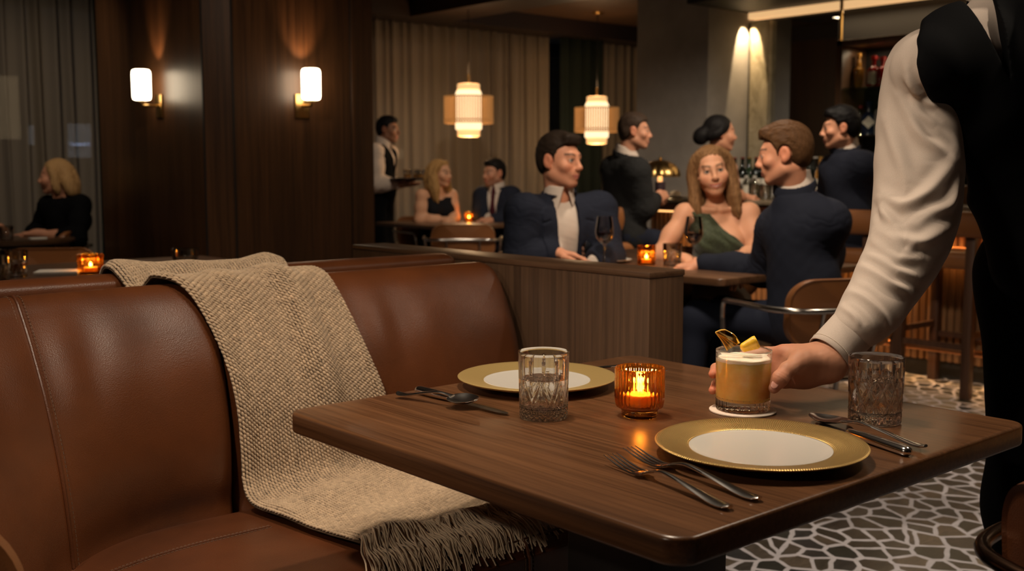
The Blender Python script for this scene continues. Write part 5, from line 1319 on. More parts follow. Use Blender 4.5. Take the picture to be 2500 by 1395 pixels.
def suit_person(label, J, H, skin, hair, jacket, h=.004, hs=.003, shirt=M_shirt, cut=None, stub=0., smile=0., tie=None, arms='LR', hands=None, collar_kw=None, cat='person', trousers=M_tr, g=.016, seed=1, colour_kw=None, shoulders=True):
    B = Body(J); o = empty('person', (0, 0, 0), 0, label, cat)
    S = SDF(); add_head(S, H, J['nb'], smile); B.torso(S, -.022); [B.arm(S, a, g=-.016) for a in arms]
    for a, (d, n, sd, cu, th) in (hands or {}).items(): add_hand(S, J['w' + a], d, n, sd, cu, th, 1.04)
    B.legs(S, g=-.02)
    mk('body', S, hs, M_skin, o, lambda V: head_colours(H, V, skin, smile=smile, stubble=stub, **(colour_kw or {})), 1)
    hair(o)
    S = SDF(); B.torso(S, g - .009)
    for a in arms: B.arm(S, a, r=(.058, .05, .042, .031), g=.002, wrist_back=-.004)
    sh_ = mk('shirt', S, h, shirt, o, None, 1, wrinkles(B, .003, seed + 3))
    collar(B, H, sh_, shirt, **(collar_kw or {})); ck_ = dict(open_=.13, r0=.081, hgt=.014, drop=.0, h=h, name='jacket_collar')
    S = SDF(); B.torso(S, g); [B.arm(S, a, g=.012, wrist_back=.022) for a in arms]; S.fn(jacket_cut(B, **(cut or {})))
    jk_ = mk('jacket', S, h, jacket, o, None, 1, wrinkles(B, .0032, seed)); collar(B, H, jk_, jacket, **ck_)
    if tie:
        S = SDF(); P = [B.p(0, .070, .01), B.p(0, .098, -.05), B.p(0, .128, -.16), B.p(0, .136, -.30), B.p(0, .13, -.40)]
        S.flat(P[0], P[1], .020, .015, B.F, .4, .01)
        for a, b, ra, rb in ((P[1], P[2], .016, .024), (P[2], P[3], .024, .030), (P[3], P[4], .03, .034)): S.flat(a, b, ra, rb, B.F, .3, .01)
        mk('tie', S, .004, tie, o)
    if 'kL' in J: S = SDF(); S.ell(J['pv'], (.175, .13, .12), B.M, .05); B.legs(S); mk('trousers', S, max(h, .006), trousers, o, None, 1); shoes(B, o)
    return o, B
SK1, SK2, SK3, SK4 = (.50, .22, .128), (.48, .22, .13), (.42, .195, .115), (.22, .10, .055)
A_ = atd
def flr(p, z=.075): return np.array([p[0], p[1], z])

# ---- man at the left of the table of three, navy suit, open white collar
d0 = 5.05; H = Head(A_(1366, 394, d0), camdir(.80, .60, -.02), (0, 0, 1), 1.02)
J = dict(nb=A_(1362, 478, d0 + .03), pv=A_(1352, 735, d0 + .08), sR=A_(1278, 518, d0 - .06), sL=A_(1462, 512, d0 + .10), eR=A_(1262, 640, d0 - .10), wR=A_(1352, 617, d0 - .10), eL=A_(1490, 628, d0 + .0), wL=A_(1440, 650, d0 - .22))
J['kR'] = J['pv'] + N(camdir(.45, .85)) * .44 + [0, 0, .02] - _cr * .08; J['kL'] = J['kR'] + _cr * .22 + _ff * .08; J['aR'] = flr(J['kR']); J['aL'] = flr(J['kL'])
hair = lambda o: short_hair(H, o, M_hair, (.020, .013, .009), .018, .006, .018, 3)
suit_person('man in navy suit and open white collar at the left of the table of three', J, H, SK1, hair, M_navy, .0045, .0034, cut=dict(top=.058, depth=.62, bottom=.042, lap=.075), stub=.15, smile=.25,
    hands={'R': (camdir(.95, .25, -.12), (0.2, 0, 1.), 1, (.22, .3, .2), .3), 'L': (camdir(-.7, .6, -.05), (0, 0, 1.), -1, (.3, .3, .2), .3)}, collar_kw=dict(open_=.022, drop=.06), seed=11)
chair(flr(J['pv'], 0) + N(camdir(.3, -.9)) * .0, camdir(.45, .85), 'tan leather chair of the left man in navy, mostly hidden behind the partition', True)

# ---- woman in the green one-shoulder dress
d0 = 5.35; H2 = Head(A_(1737, 418, d0), camdir(-.05, 1., -.04), (0, 0, 1), 1.01, True, roll=-.16)
nb = A_(1748, 492, d0 + .03)
J = dict(nb=nb, pv=A_(1748, 745, d0 + .02), sR=A_(1672, 522, d0 + .0), sL=A_(1829, 520, d0 + .01), eR=A_(1606, 628, d0 - .10), wR=A_(1665, 632, d0 - .24), eL=A_(1853, 615, d0 - .08), wL=A_(1800, 628, d0 - .28))
B = Body(J, .84, .86); o = empty('person', (0, 0, 0), 0, 'smiling woman with long light brown hair in a dark green one-shoulder dress', 'person')
S = SDF(); add_head(S, H2, nb, 1.); B.torso(S, -.012, .07, True); [B.arm(S, a, (.042, .035, .032, .025)) for a in 'LR']
add_hand(S, J['wL'], camdir(-.9, .35, -.12), (0, 0, 1), -1, (.55, .5, .3), .5, .9); add_hand(S, J['wR'], camdir(.8, .5, -.1), (0, 0, 1), 1, (.5, .5, .3), .5, .9)
S.cap(B.p(.11, .040, -.030), B.p(.02, .058, -.040), .008, .007, .03); S.cap(B.p(-.11, .040, -.030), B.p(-.02, .058, -.040), .008, .007, .03)
mk('body', S, .0034, M_skin, o, lambda V: head_colours(H2, V, (.57, .28, .165), (.48, .10, .075), (.10, .055, .03), (.03, .022, .016), 1., teeth=True), 1)
def lockset(H, L, side, out=.0, w_=.03):
    return [([(side * .035, .040, .104), (side * .080, .016, .062), (side * .096, .004, .0), (side * (.096 + out), .012, -.07), (side * (.100 + out), .025, -.14), (side * (.098 + out), .045, -L)], [.012, .014, .017, w_ * .9, w_, .009]),
            ([(side * .05, -.04, .06), (side * .082, -.035, .0), (side * (.088 + out), -.025, -.08), (side * (.092 + out), -.005, -.15), (side * (.09 + out), .02, -L * .95)], [.03, .028, w_, w_, .016]),
            ([(side * .02, -.08, .04), (side * .05, -.085, -.03), (side * .055, -.085, -.10), (side * .06, -.08, -L * .85)], [.04, .04, .035, .02])]
long_hair(H2, o, M_hair, (.185, .096, .042), lockset(H2, .235, -1, -.006, .023) + lockset(H2, .20, 1, .002, .022), 5)
S = SDF(); B.torso(S, -.004, .07, True)
def dress_cut(p, d):
    q = B.loc(p); u, v, w = q[:, 0], q[:, 2], q[:, 1]; line = np.interp(u, [-.18, -.15, -.02, .05, .10, .16], [-.24, -.235, -.135, -.045, .02, .10]); return np.maximum(d, v - line)
S.fn(dress_cut); 
def dress_post(V, Q):
    n = vnormals(V, Q); q = B.loc(V); f = np.sin((q[:, 0] * .8 - q[:, 2]) * 95 + 2 * vnoise(V * 5, 3)); return V + n * (f * .0035)[:, None]
mk('dress', S, .004, M_green, o, None, 1, dress_post)
kn = J['pv'] + N(camdir(-.15, .95)) * .42; S = SDF(); S.chain([J['pv'] - _cr * .08, kn - _cr * .07, flr(kn - _cr * .07, .35)], [.10, .075, .10], .05); S.chain([J['pv'] + _cr * .08, kn + _cr * .07, flr(kn + _cr * .07, .35)], [.10, .075, .10], .05); S.cap(J['pv'], kn - [0, 0, .06], .11, .09, .08)
mk('skirt', S, .008, M_green, o, None, 1)
g = G()
for x in (-1, 1): g.add(*lathe([(0, -.006), (.004, -.003), (.004, .003), (0, .006)], 10, center=H2.w(x * .076, -.004, -.046)))
g.build('earring', M_brass, o)
chair(flr(J['pv'], 0), camdir(-.1, 1.), 'tan leather chair the woman in green sits on')

# ---- man seen from behind at the right of that table
d0 = 4.30; H3 = Head(A_(1915, 378, d0), camdir(-.90, -.36, -.14), (0, 0, 1), .95)
J = dict(nb=A_(1938, 460, d0 + .02), pv=A_(1972, 792, d0 - .02), sL=A_(1898, 560, d0 + .12), sR=A_(2020, 542, d0 - .08), eL=A_(1868, 662, d0 + .22), wL=A_(1712, 645, d0 + .40), eR=A_(2010, 690, d0 + .16), wR=A_(1880, 668, d0 + .42))
J['kL'] = J['pv'] + N(camdir(-.80, -.45)) * .46 - _ff * .02; J['kR'] = J['pv'] + N(camdir(-.55, -.75)) * .45; J['aL'] = flr(J['kL'] - _cr * .04); J['aR'] = flr(J['kR'] - _cr * .04)
hair = lambda o: short_hair(H3, o, M_hair, (.062, .029, .012), .020, .010, .016, 8, .0045)
suit_person('brown-haired man in dark navy suit, seen from behind at the table of three', J, H3, SK1, hair, M_navy2, .0045, .0034, seed=21,
    hands={'L': (camdir(-.92, -.2, -.16), (0, 0, 1.), -1, (.4, .45, .3), .6), 'R': (camdir(-.9, -.2, -.05), (0, 0, 1.), 1, (.4, .4, .3), .4)}, cut=dict(top=.05, depth=.34), collar_kw=dict(r0=.070, hgt=.064, tilt=.22))
chair(flr(J['pv'], 0) + N(camdir(-.10, .95)) * .10, camdir(-.30, -.95), 'tan leather chair with steel arm behind the brown-haired man in navy')

# ---- man in black suit on a bar stool, seen from behind
d0 = 6.5; H4 = Head(A_(1549, 322, d0), camdir(.96, .05, -.02), (0, 0, 1), .86)
J = dict(nb=A_(1527, 383, d0 + .02), pv=A_(1518, 575, d0 + .02), sL=A_(1500, 415, d0 + .10), sR=A_(1552, 420, d0 - .12), eR=A_(1570, 508, d0 - .10), wR=A_(1598, 488, d0 + .12), eL=A_(1530, 500, d0 + .2), wL=A_(1585, 495, d0 + .35))
J['kR'] = A_(1600, 590, d0 + .05); J['kL'] = A_(1590, 590, d0 + .25); J['aR'] = J['kR'] + [0, 0, -.42]; J['aL'] = J['kL'] + [0, 0, -.42]
for k_ in ('aR', 'aL'): J[k_] = J[k_] - _cr * .05
hair = lambda o: short_hair(H4, o, M_hair, (.035, .022, .015), .010, .005, .0, 4, h=.004)
suit_person('man in black suit sitting at the bar in front of the grey pillar', J, H4, SK3, hair, M_blacksuit, .007, .0045, seed=31, cut=dict(top=.05, depth=.3),
    hands={'R': (camdir(.6, -.5, .35), camdir(.3, .8, .1), 1, (.6, .6, .4), .6)}, stub=.2)
wg = J['wR'] + camdir(.4, -.6, .5) * .09
o = G().add(*xf(lathe([(a * .8, b * .8) for a, b in TUMB], 24), loc=(0, 0, 0))).build('tumbler', plain('dark_drink_glass', (.04, .025, .03), .08, spec=.8), None); o.location = wg + [0, 0, -.02]; tag(o, 'short dark drink held by the man in the black suit at the bar', 'glass')
dup(ST, flr(J['pv'], 0) - _cr * .10, 0.12, 'bar stool under the man in the black suit')
# ---- woman with dark bun
d0 = 6.9; H5 = Head(A_(1757, 326, d0), camdir(.93, -.12, -.03), (0, 0, 1), .93, True)
nb = A_(1748, 388, d0); J = dict(nb=nb, pv=A_(1742, 570, d0), sL=A_(1722, 414, d0 + .1), sR=A_(1778, 412, d0 - .12), eR=A_(1790, 480, d0 - .1), wR=A_(1815, 482, d0 + .1), eL=A_(1750, 480, d0 + .2), wL=A_(1800, 485, d0 + .3))
B = Body(J, .85, .85); o = empty('person', (0, 0, 0), 0, 'woman with black hair in a low bun at the bar behind the smiling woman', 'person')
S = SDF(); add_head(S, H5, nb, .2); B.torso(S, -.012, .07, True); [B.arm(S, a, (.045, .037, .033, .025)) for a in 'LR']
for a in 'LR': add_hand(S, J['w' + a], camdir(.8, -.5, 0), (0, 0, 1), 1, (.5, .5, .3), .5, .85)
mk('body', S, .0045, M_skin, o, lambda V: head_colours(H5, V, SK3, (.35, .10, .08)), 1)
long_hair(H5, o, M_hair, (.008, .007, .007), [([(0, -.095, .0), (0, -.125, -.02), (0, -.135, -.035)], [.045, .045, .04]), ([(.06, .0, .05), (.075, -.03, .0), (.05, -.08, -.02)], [.02, .02, .03]), ([(-.06, .0, .05), (-.075, -.03, .0), (-.05, -.08, -.02)], [.02, .02, .03])], 6, h=.0045, wave=.001)
S = SDF(); B.torso(S, .0, .07, True); S.fn(lambda p, d: np.maximum(d, B.loc(p)[:, 2] + .07)); mk('dress', S, .007, M_blackdress, o, None, 1)
S = SDF(); kn = J['pv'] + N(camdir(.75, -.6)) * .42; S.chain([J['pv'], J['pv'] - [0, 0, .38], flr(J['pv'], .12)], [.135, .115, .075], .05); mk('skirt', S, .01, M_blackdress, o, None, 1)
# ---- man in navy at the bar, right
d0 = 6.05; H6 = Head(A_(2052, 314, d0), camdir(-.93, -.22, -.06), (0, 0, 1), .91)
J = dict(nb=A_(2062, 364, d0 + .02), pv=A_(2078, 600, d0), sL=A_(2038, 414, d0 + .12), sR=A_(2108, 408, d0 - .10), eL=A_(2022, 492, d0 + .24), wL=A_(2008, 474, d0 + .48), eR=A_(2108, 500, d0 + .05), wR=A_(2040, 500, d0 + .30))
J['kL'] = J['pv'] + N(camdir(-.6, -.75)) * .44; J['kR'] = J['pv'] + N(camdir(-.1, -.95)) * .44
for a in 'LR': J['a' + a] = J['k' + a] + [0, 0, -.42]
hair = lambda o: short_hair(H6, o, M_hair, (.0035, .003, .003), .022, .010, .016, 9, h=.004)
suit_person('dark-haired man in navy jacket sitting at the bar, seen from behind near the waiter sleeve', J, H6, SK3, hair, M_navy2, .007, .0045, seed=41, cut=dict(top=.05, depth=.3), hands={'L': (camdir(-.5, -.8, 0), (0, 0, 1), -1, (.4, .4, .3), .5)})
dup(ST, flr(J['pv'], 0), 0.1, 'bar stool under the dark-haired man in navy')
# ---- waiter with tray, far left
d0 = 9.6; H7 = Head(A_(947, 318, d0), camdir(.97, .2, -.03), (0, 0, 1), .92)
J = dict(nb=A_(933, 354, d0), pv=A_(930, 468, d0), sR=A_(915, 372, d0 - .14), sL=A_(950, 374, d0 + .16), eR=A_(918, 450, d0 - .20), wR=A_(972, 448, d0 - .16), eL=A_(945, 450, d0 + .2), wL=A_(975, 452, d0 + .15), kL=A_(945, 600, d0 + .08), kR=A_(930, 605, d0 - .05), aL=A_(940, 714, d0 + .08), aR=A_(925, 716, d0 - .05))
for a in 'LR': J['a' + a][2] = .09
B = Body(J); o = empty('person', (0, 0, 0), 0, 'waiter in black vest and white shirt carrying a tray by the curtain', 'person')
S = SDF(); add_head(S, H7, J['nb']); B.torso(S, -.02); [B.arm(S, a, g=-.014) for a in 'LR']; add_hand(S, J['wR'], camdir(.9, .1, .12), camdir(.1, .2, -1.), -1, (.1, .15, .1), .2); add_hand(S, J['wL'], camdir(.9, .1, .0), camdir(0, .2, -1.), 1, (.1, .15, .1), .2); B.legs(S, g=-.02)
mk('body', S, .006, M_skin, o, lambda V: head_colours(H7, V, SK4), 1); short_hair(H7, o, M_hair, (.008, .007, .007), .02, .008, .01, 2, h=.006)
S = SDF(); B.torso(S, .0); [B.arm(S, a, g=.008, wrist_back=.03) for a in 'LR']; mk('shirt', S, .008, M_shirt, o, None, 1, wrinkles(B, .006, 5)); collar(B, H7, o, M_shirt, h=.005)
S = SDF(); B.torso(S, .010)
for a in 'LR': S.cap(J['s' + a] + B.U * .12, J['s' + a] - B.U * .09, .085, .07, .01, 's')
S.fn(jacket_cut(B, .06, .25, 0, .03)); mk('vest', S, .007, M_blazer, o, None, 1)
S = SDF(); S.ell(J['pv'], (.165, .12, .13), B.M, .05); B.legs(S); mk('trousers', S, .009, M_blazer, o, None, 1); shoes(B, o, .008)
pt = J['wR'] + camdir(.8, .1, 0) * .14; pt[2] = J['wR'][2] + .035
o = G().add(*lathe([(0, 0), (.19, 0), (.205, .012), (.209, .012), (.196, -.004), (0, -.004)], 48)).build('serving_tray', M_black, None); o.location = pt; tag(o, 'round black serving tray held up by the waiter', 'tray')
for i, (a, b) in enumerate(((-.05, .03), (.03, -.05), (.06, .05))):
    g_ = tumbler(pt + [a, b, .0005], ['left drink on the waiter tray, amber coloured', 'front drink on the waiter tray, nearest the viewer', 'right drink on the waiter tray, toward the blonde woman'][i], .036, .085, 'drinks on the waiter tray', M_bg_amber, 'drink')
# ---- blonde woman and man with tie at the far table
d0 = 9.0; H8 = Head(A_(1074, 424, d0), camdir(.85, .45, -.03), (0, 0, 1), .92, True)
nb = A_(1068, 462, d0); J = dict(nb=nb, pv=A_(1058, 590, d0 + .05), sR=A_(1030, 478, d0 - .06), sL=A_(1102, 478, d0 + .1), eR=A_(1024, 538, d0 - .1), wR=A_(1082, 538, d0 - .12), eL=A_(1110, 530, d0 + .05), wL=A_(1106, 536, d0 - .08))
B = Body(J, .82, .85); o = empty('person', (0, 0, 0), 0, 'blonde woman with long wavy hair in a black sleeveless dress at the far table', 'person')
S = SDF(); add_head(S, H8, nb, .6); B.torso(S, -.012, .07, True); [B.arm(S, a, (.044, .036, .032, .024)) for a in 'LR']
add_hand(S, J['wR'], camdir(.8, .2, .05), (0, 0, 1), 1, (.6, .6, .4), .5, .85); add_hand(S, J['wL'], camdir(-.5, .6, .05), (0, 0, 1), -1, (.6, .6, .4), .5, .85)
mk('body', S, .005, M_skin, o, lambda V: head_colours(H8, V, (.56, .29, .17), smile=.6), 1)
long_hair(H8, o, M_hair, (.36, .20, .075), lockset(H8, .24, -1, .0, .03) + lockset(H8, .25, 1, .006, .032), 7, h=.005, wave=.005, streak=(60, 60, 22))
S = SDF(); B.torso(S, -.002, .07, True); S.fn(lambda p, d: (lambda q: np.maximum(d, q[:, 2] + .06 + .35 * np.clip(.06 - np.abs(q[:, 0]), 0, 1) * (q[:, 1] > 0) + .0 ))(B.loc(p))); mk('dress', S, .006, M_blackdress, o, None, 1)
kn = J['pv'] + N(camdir(.4, .85)) * .42; S = SDF(); S.chain([J['pv'], kn, flr(kn, .1)], [.13, .10, .07], .05); mk('skirt', S, .01, M_blackdress, o, None, 1)
chair(flr(J['pv'], 0), camdir(.6, .8), 'leather chair under the blonde woman at the far table')
d0 = 9.1; H9 = Head(A_(1207, 424, d0), camdir(-.80, .55, -.02), (0, 0, 1), .92)
J = dict(nb=A_(1214, 462, d0 + .02), pv=A_(1222, 590, d0 + .06), sR=A_(1180, 480, d0 + .06), sL=A_(1248, 480, d0 - .04), eR=A_(1170, 535, d0 - .02), wR=A_(1196, 540, d0 - .16), eL=A_(1252, 535, d0 - .12), wL=A_(1205, 538, d0 - .2))
J['kL'] = J['pv'] + N(camdir(-.4, .85)) * .42; J['kR'] = J['kL'] - _cr * .2
for a in 'LR': J['a' + a] = flr(J['k' + a])
hair = lambda o: short_hair(H9, o, M_hair, (.010, .008, .007), .016, .006, .012, 12, h=.005)
suit_person('bearded man in navy suit and dark red tie at the far table', J, H9, SK3, hair, M_navy, .007, .0045, seed=51, tie=M_tie, stub=.75, cut=dict(top=.06, depth=.40, lap=.06), hands={'R': (camdir(-.5, .6, -.05), (0, 0, 1), 1, (.4, .4, .3), .5), 'L': (camdir(-.9, .2, .05), (0, 0, 1), -1, (.4, .4, .3), .5)})
chair(flr(J['pv'], 0), camdir(-.5, .85), 'leather chair under the man with the dark red tie')
p_ = atd(1130, 560, 8.1); chair(np.array([p_[0], p_[1], 0]), camdir(-.05, -1.), 'brown leather chair with its back to the viewer at the far table')
# ---- woman in black blazer, far left, and her companion cut by the picture edge
d0 = 7.2; H10 = Head(A_(137, 432, d0), camdir(-.97, .2, -.03), (0, 0, 1), .95, True)
nb = A_(148, 480, d0); J = dict(nb=nb, pv=A_(168, 640, d0 + .05), sL=A_(120, 503, d0 + .05), sR=A_(196, 501, d0 - .05), eR=A_(190, 585, d0 - .18), wR=A_(92, 570, d0 - .20), eL=A_(95, 565, d0 + .12), wL=A_(70, 575, d0 - .02))
B = Body(J, .86, .88); o = empty('person', (0, 0, 0), 0, 'blonde woman in black blazer at the round table by the left curtain', 'person')
S = SDF(); add_head(S, H10, nb, 0); B.torso(S, -.014, .07, True); [B.arm(S, a, (.045, .037, .033, .026)) for a in 'LR']
add_hand(S, J['wR'], camdir(-.95, .1, -.05), (0, 0, 1), 1, (.5, .5, .3), .5, .9); add_hand(S, J['wL'], camdir(-.8, .3, -.05), (0, 0, 1), -1, (.5, .5, .3), .5, .9)
mk('body', S, .0045, M_skin, o, lambda V: head_colours(H10, V, SK2), 1)
def bob(sd): return [([(sd * .055, .02, .08), (sd * .082, .0, .02), (sd * .088, -.01, -.05), (sd * .085, -.02, -.105)], [.018, .020, .022, .014]), ([(sd * .03, -.07, .05), (sd * .06, -.085, -.03), (sd * .06, -.10, -.09), (sd * .055, -.115, -.125)], [.03, .034, .032, .016])]
long_hair(H10, o, M_hair, (.34, .20, .085), bob(-1) + bob(1) + [([(0, -.09, .03), (0, -.11, -.05), (0, -.12, -.12)], [.04, .04, .022])], 9, h=.0045, wave=.004)
S = SDF(); B.torso(S, -.004, .07, True); mk('shirt', S, .007, M_shirt, o, None, 1)
S = SDF(); B.torso(S, .012, .07, True); [B.arm(S, a, (.05, .044, .042, .038), .006, wrist_back=(.13 if a == 'R' else .02)) for a in 'LR']; S.fn(jacket_cut(B, .055, .42, .012, .05)); mk('blazer', S, .006, M_blazer, o, None, 1, wrinkles(B, .004, 8))
kn = J['pv'] + N(camdir(-.9, .2)) * .42; S = SDF(); S.chain([J['pv'], kn, flr(kn, .1)], [.14, .10, .07], .05); mk('skirt', S, .01, M_blazer, o, None, 1)
chair(flr(J['pv'], 0) - _cr * .12 - _ff * .15, camdir(-.95, .05), 'brown leather chair of the woman in the black blazer')
d0 = 7.1; H11 = Head(A_(-150, 420, d0), camdir(.97, .1, 0), (0, 0, 1), 1.03)
J = dict(nb=A_(-160, 470, d0), pv=A_(-180, 640, d0), sR=A_(-200, 495, d0 - .14), sL=A_(-130, 495, d0 + .16), eR=A_(-130, 580, d0 - .15), wR=A_(-32, 556, d0 - .15), eL=A_(-100, 570, d0 + .15), wL=A_(-50, 565, d0 + .1))
hair = lambda o: short_hair(H11, o, M_hair, (.02, .015, .01), .016, .007, .01, 13, h=.006)
suit_person('companion at the left picture edge, only the clasped hand reaching in above the round table', J, H11, SK2, hair, M_navy, .009, .005, seed=61, hands={'R': (camdir(.9, .1, .12), (0, 0, 1), 1, (.6, .6, .4), .5), 'L': (camdir(.8, .2, .1), (0, 0, 1), -1, (.6, .6, .4), .5)})
# loose chairs
p_ = atd(95, 650, 5.25); chair(np.array([p_[0], p_[1], 0]), camdir(.15, 1.), 'tan leather chair back showing behind the tumbler of amber drink at the left')
p_ = _cr * .945 + _ff * 1.30; M_br = plain('bronze_metal', (.10, .055, .035), .25, 1.)
c_ = make_chair('dark brown leather chair with bronze arm at the lower right corner', M_leather_d, M_br); c_.location = (p_[0], p_[1], 0); c_.rotation_euler = (0, 0, face(camdir(.927, -.375)))
p_ = atd(-640, 1440, .95); chair(np.array([p_[0], p_[1], 0]), camdir(.4, .9), 'out-of-focus tan leather chair at the lower left corner')

# ================================================================ the waiter serving the cocktail
dc = float(pC @ _ff); o = empty('person', (0, 0, 0), 0, 'waiter in white shirt and black vest leaning in to set down the orange cocktail', 'person')
J = dict(nb=A_(2440, -60, 2.32), pv=A_(2625, 640, 2.34), sR=A_(2262, 168, 2.17), sL=A_(2650, 70, 2.10), eR=A_(2228, 590, 2.10), wR=A_(2034, 868, dc + .045), eL=A_(2780, 520, 2.5), wL=A_(2760, 860, 2.42))
J['kR'] = A_(2520, 1240, 2.30); J['kL'] = A_(2680, 1230, 2.48); J['aR'] = flr(J['kR'] + _cr * .02, .09); J['aL'] = flr(J['kL'] + _cr * .04, .09)
B = Body(J, 1.02, 1.12); HS = Head(J['nb'] + N(camdir(-.55, .25, .9)) * .19, camdir(-.75, .55, -.35), (0, 0, 1), 1.05)
S = SDF(); add_head(S, HS, J['nb']); B.torso(S, -.022); B.arm(S, 'L', g=-.016); B.legs(S, g=-.02)
add_hand(S, J['wL'], (0, 0, -1), camdir(.9, .2), 1)
# right arm and the hand round the glass
q = lambda x, y, dd: A_(x, y, dc + dd)
AX = [A_(2268, 118, 2.30), A_(2243, 172, 2.235), A_(2242, 310, 2.20), A_(2243, 430, 2.165), A_(2236, 520, 2.13), A_(2218, 596, 2.09), A_(2178, 672, 2.06), A_(2134, 743, 2.02), A_(2108, 778, 1.995), A_(2084, 806, 1.975)]
S.chain([J['sR']] + AX[1:8] + [q(2040, 862, .045)], [.045, .046, .05, .048, .044, .042, .038, .032, .025], .04)
S.cap(q(2062, 838, .055), q(2030, 876, .045), .0265, .027, .015)
K = [q(1912, 860, .048), q(1900, 884, .052), q(1902, 908, .050), q(1914, 930, .043)]
for i, (w_, k_) in enumerate(zip([q(2028, 862, .052), q(2030, 874, .05), q(2032, 886, .046), q(2030, 896, .038)], K)): S.cap(w_, k_, .0185, .0135, .022)
F_ = [[K[0], q(1872, 862, .068), q(1815, 872, .070), q(1775, 884, .058)], [K[1], q(1858, 888, .074), q(1795, 896, .070), q(1748, 900, .044), q(1741, 914, .022)],
      [K[2], q(1862, 916, .072), q(1800, 926, .069), q(1750, 938, .044), q(1740, 954, .020)], [K[3], q(1872, 938, .066), q(1815, 948, .065), q(1775, 955, .052)]]
for P_, r_ in zip(F_, (.0105, .0105, .0098, .0086)): S.chain(P_, np.linspace(r_ * 1.12, r_ * .80, len(P_)), .006)
# thumb on the near side
S.cap(q(2012, 880, .03), q(1952, 886, -.004), .024, .0175, .024)
S.cap(q(1968, 905, .03), q(2020, 900, .035), .024, .022, .025); S.cap(q(1925, 915, .03), q(1965, 915, .03), .018, .022, .02)
tmb = [q(1952, 884, -.006), q(1922, 904, -.028), q(1904, 926, -.037), q(1890, 948, -.040)]
S.chain(tmb, [.0170, .0128, .0124, .0098], .010)
S.ell(q(1904, 924, -.040), (.0125, .012, .012), None, .008)
S.cap(q(1935, 868, .035), q(1958, 880, .004), .0115, .015, .022)      # web between thumb and first finger
nail_c = q(1890, 944, -.0500); nd = N(q(1886, 958, -.04) - q(1900, 932, -.04)); nn_ = N(camdir(-.25, .9, .42)); nl = np.cross(nd, nn_); NM = np.stack([nl, nd, nn_])
def hand_col(V):
    c = head_colours(HS, V, (.43, .20, .118)); qn = (V - nail_c) @ NM.T
    m = np.clip(1.6 - ((qn[:, 0] / .0068) ** 2 + (qn[:, 1] / .0085) ** 2) * 1.4, 0, 1) * (np.abs(qn[:, 2]) < .012) * ((V - q(1890, 944, -.040)) @ nn_ > .002)
    c = c * (1 - m[:, None]) + np.array([.50, .24, .18]) * m[:, None]
    for kp in K + [tmb[2]]:
        r_ = np.exp(-(np.linalg.norm(V - kp, axis=1) / .018) ** 2); c *= 1 + r_[:, None] * np.array([.12, -.10, -.12])
    t = np.exp(-(np.linalg.norm(V - F_[1][4], axis=1) / .02) ** 2) + np.exp(-(np.linalg.norm(V - F_[2][4], axis=1) / .02) ** 2); c *= 1 + np.clip(t, 0, 1)[:, None] * np.array([.12, -.12, -.15]); return c
def hand_post(V, Q):
    n = vnormals(V, Q); near = np.exp(-(np.linalg.norm(V - q(1960, 885, .02), axis=1) / .10) ** 4)
    ten = sum(np.exp(-(np.linalg.norm(V - (a * (1 - t) + b * t), axis=1) / .006) ** 2) for a, b in zip([q(2028, 862, .03)] * 2, K[:2]) for t in (.45, .6, .75, .9))
    dv = near * (.00006 * vnoise(V * 160, 4) + .0003 * vnoise(V * 40, 5)) + .0013 * np.clip(ten, 0, 1)
    qk = (V - q(1907, 917, -.05)) @ NM.T
    for off in (-.004, 0, .0045): dv -= .0007 * np.exp(-((qk[:, 1] - off - 12 * qk[:, 0] ** 2) / .0011) ** 2) * (np.abs(qk[:, 0]) < .010) * (np.abs(qk[:, 2]) < .012)
    return V + n * dv[:, None]
body_ = mk('body', S, .0025, M_skin, o, hand_col, 1, hand_post)
sv = np.linspace(0, .02, 200)[:, None] * nn_[None] + q(1892, 942, -.041); np_ = sv[np.argmax(S.ev(sv.astype(f32)) > 0)]
SN = SDF(); SN.ell(np_ - nn_ * .0006, (.0066, .0085, .0017), NM, 0)
mk('thumbnail', SN, .0008, plain('nail', (.52, .25, .19), .22), body_, None, 2)
short_hair(HS, o, M_hair, (.02, .013, .009), .02, .008, .012, 15, h=.005)
# shirt: torso, left sleeve, and the right sleeve with its folds
AR = [.040, .0605, .0745, .077, .073, .066, .0580, .0495, .0400, .033]
S = SDF(); B.torso(S, .0); B.arm(S, 'L', g=.01, wrist_back=.03)
ax = spline(AX, 4); S.chain(ax, np.interp(np.linspace(0, 1, len(ax)), np.linspace(0, 1, len(AR)), AR), .02)
L = np.concatenate([[0], np.cumsum(np.linalg.norm(np.diff(ax, axis=0), axis=1))])
# each fold: a raised crease across the sleeve (picture px start, mid, end) following the photograph's drape
folds = [([(2160, 480), (2205, 500), (2262, 470), (2325, 400)], .013, .011), ([(2150, 540), (2190, 578), (2250, 590), (2310, 560)], .013, .010), ([(2138, 562), (2200, 610), (2238, 600)], .010, .008),
         ([(2128, 585), (2190, 630), (2262, 625)], .011, .009), ([(2115, 620), (2180, 655), (2240, 678)], .010, .008), ([(2105, 648), (2170, 690), (2222, 715)], .010, .008),
         ([(2200, 240), (2250, 330), (2312, 380)], .012, .009), ([(2215, 180), (2245, 270), (2285, 310)], .010, .008), ([(2165, 300), (2195, 380), (2215, 450)], .014, .007), ([(2080, 712), (2130, 742), (2165, 790)], .008, .006),
         ([(2230, 215), (2262, 250), (2290, 262)], .008, .007), ([(2270, 520), (2320, 500), (2340, 450)], .011, .008), ([(2185, 545), (2160, 520), (2150, 500)], .010, .010), ([(2060, 752), (2088, 775), (2100, 800)], .006, .004)]
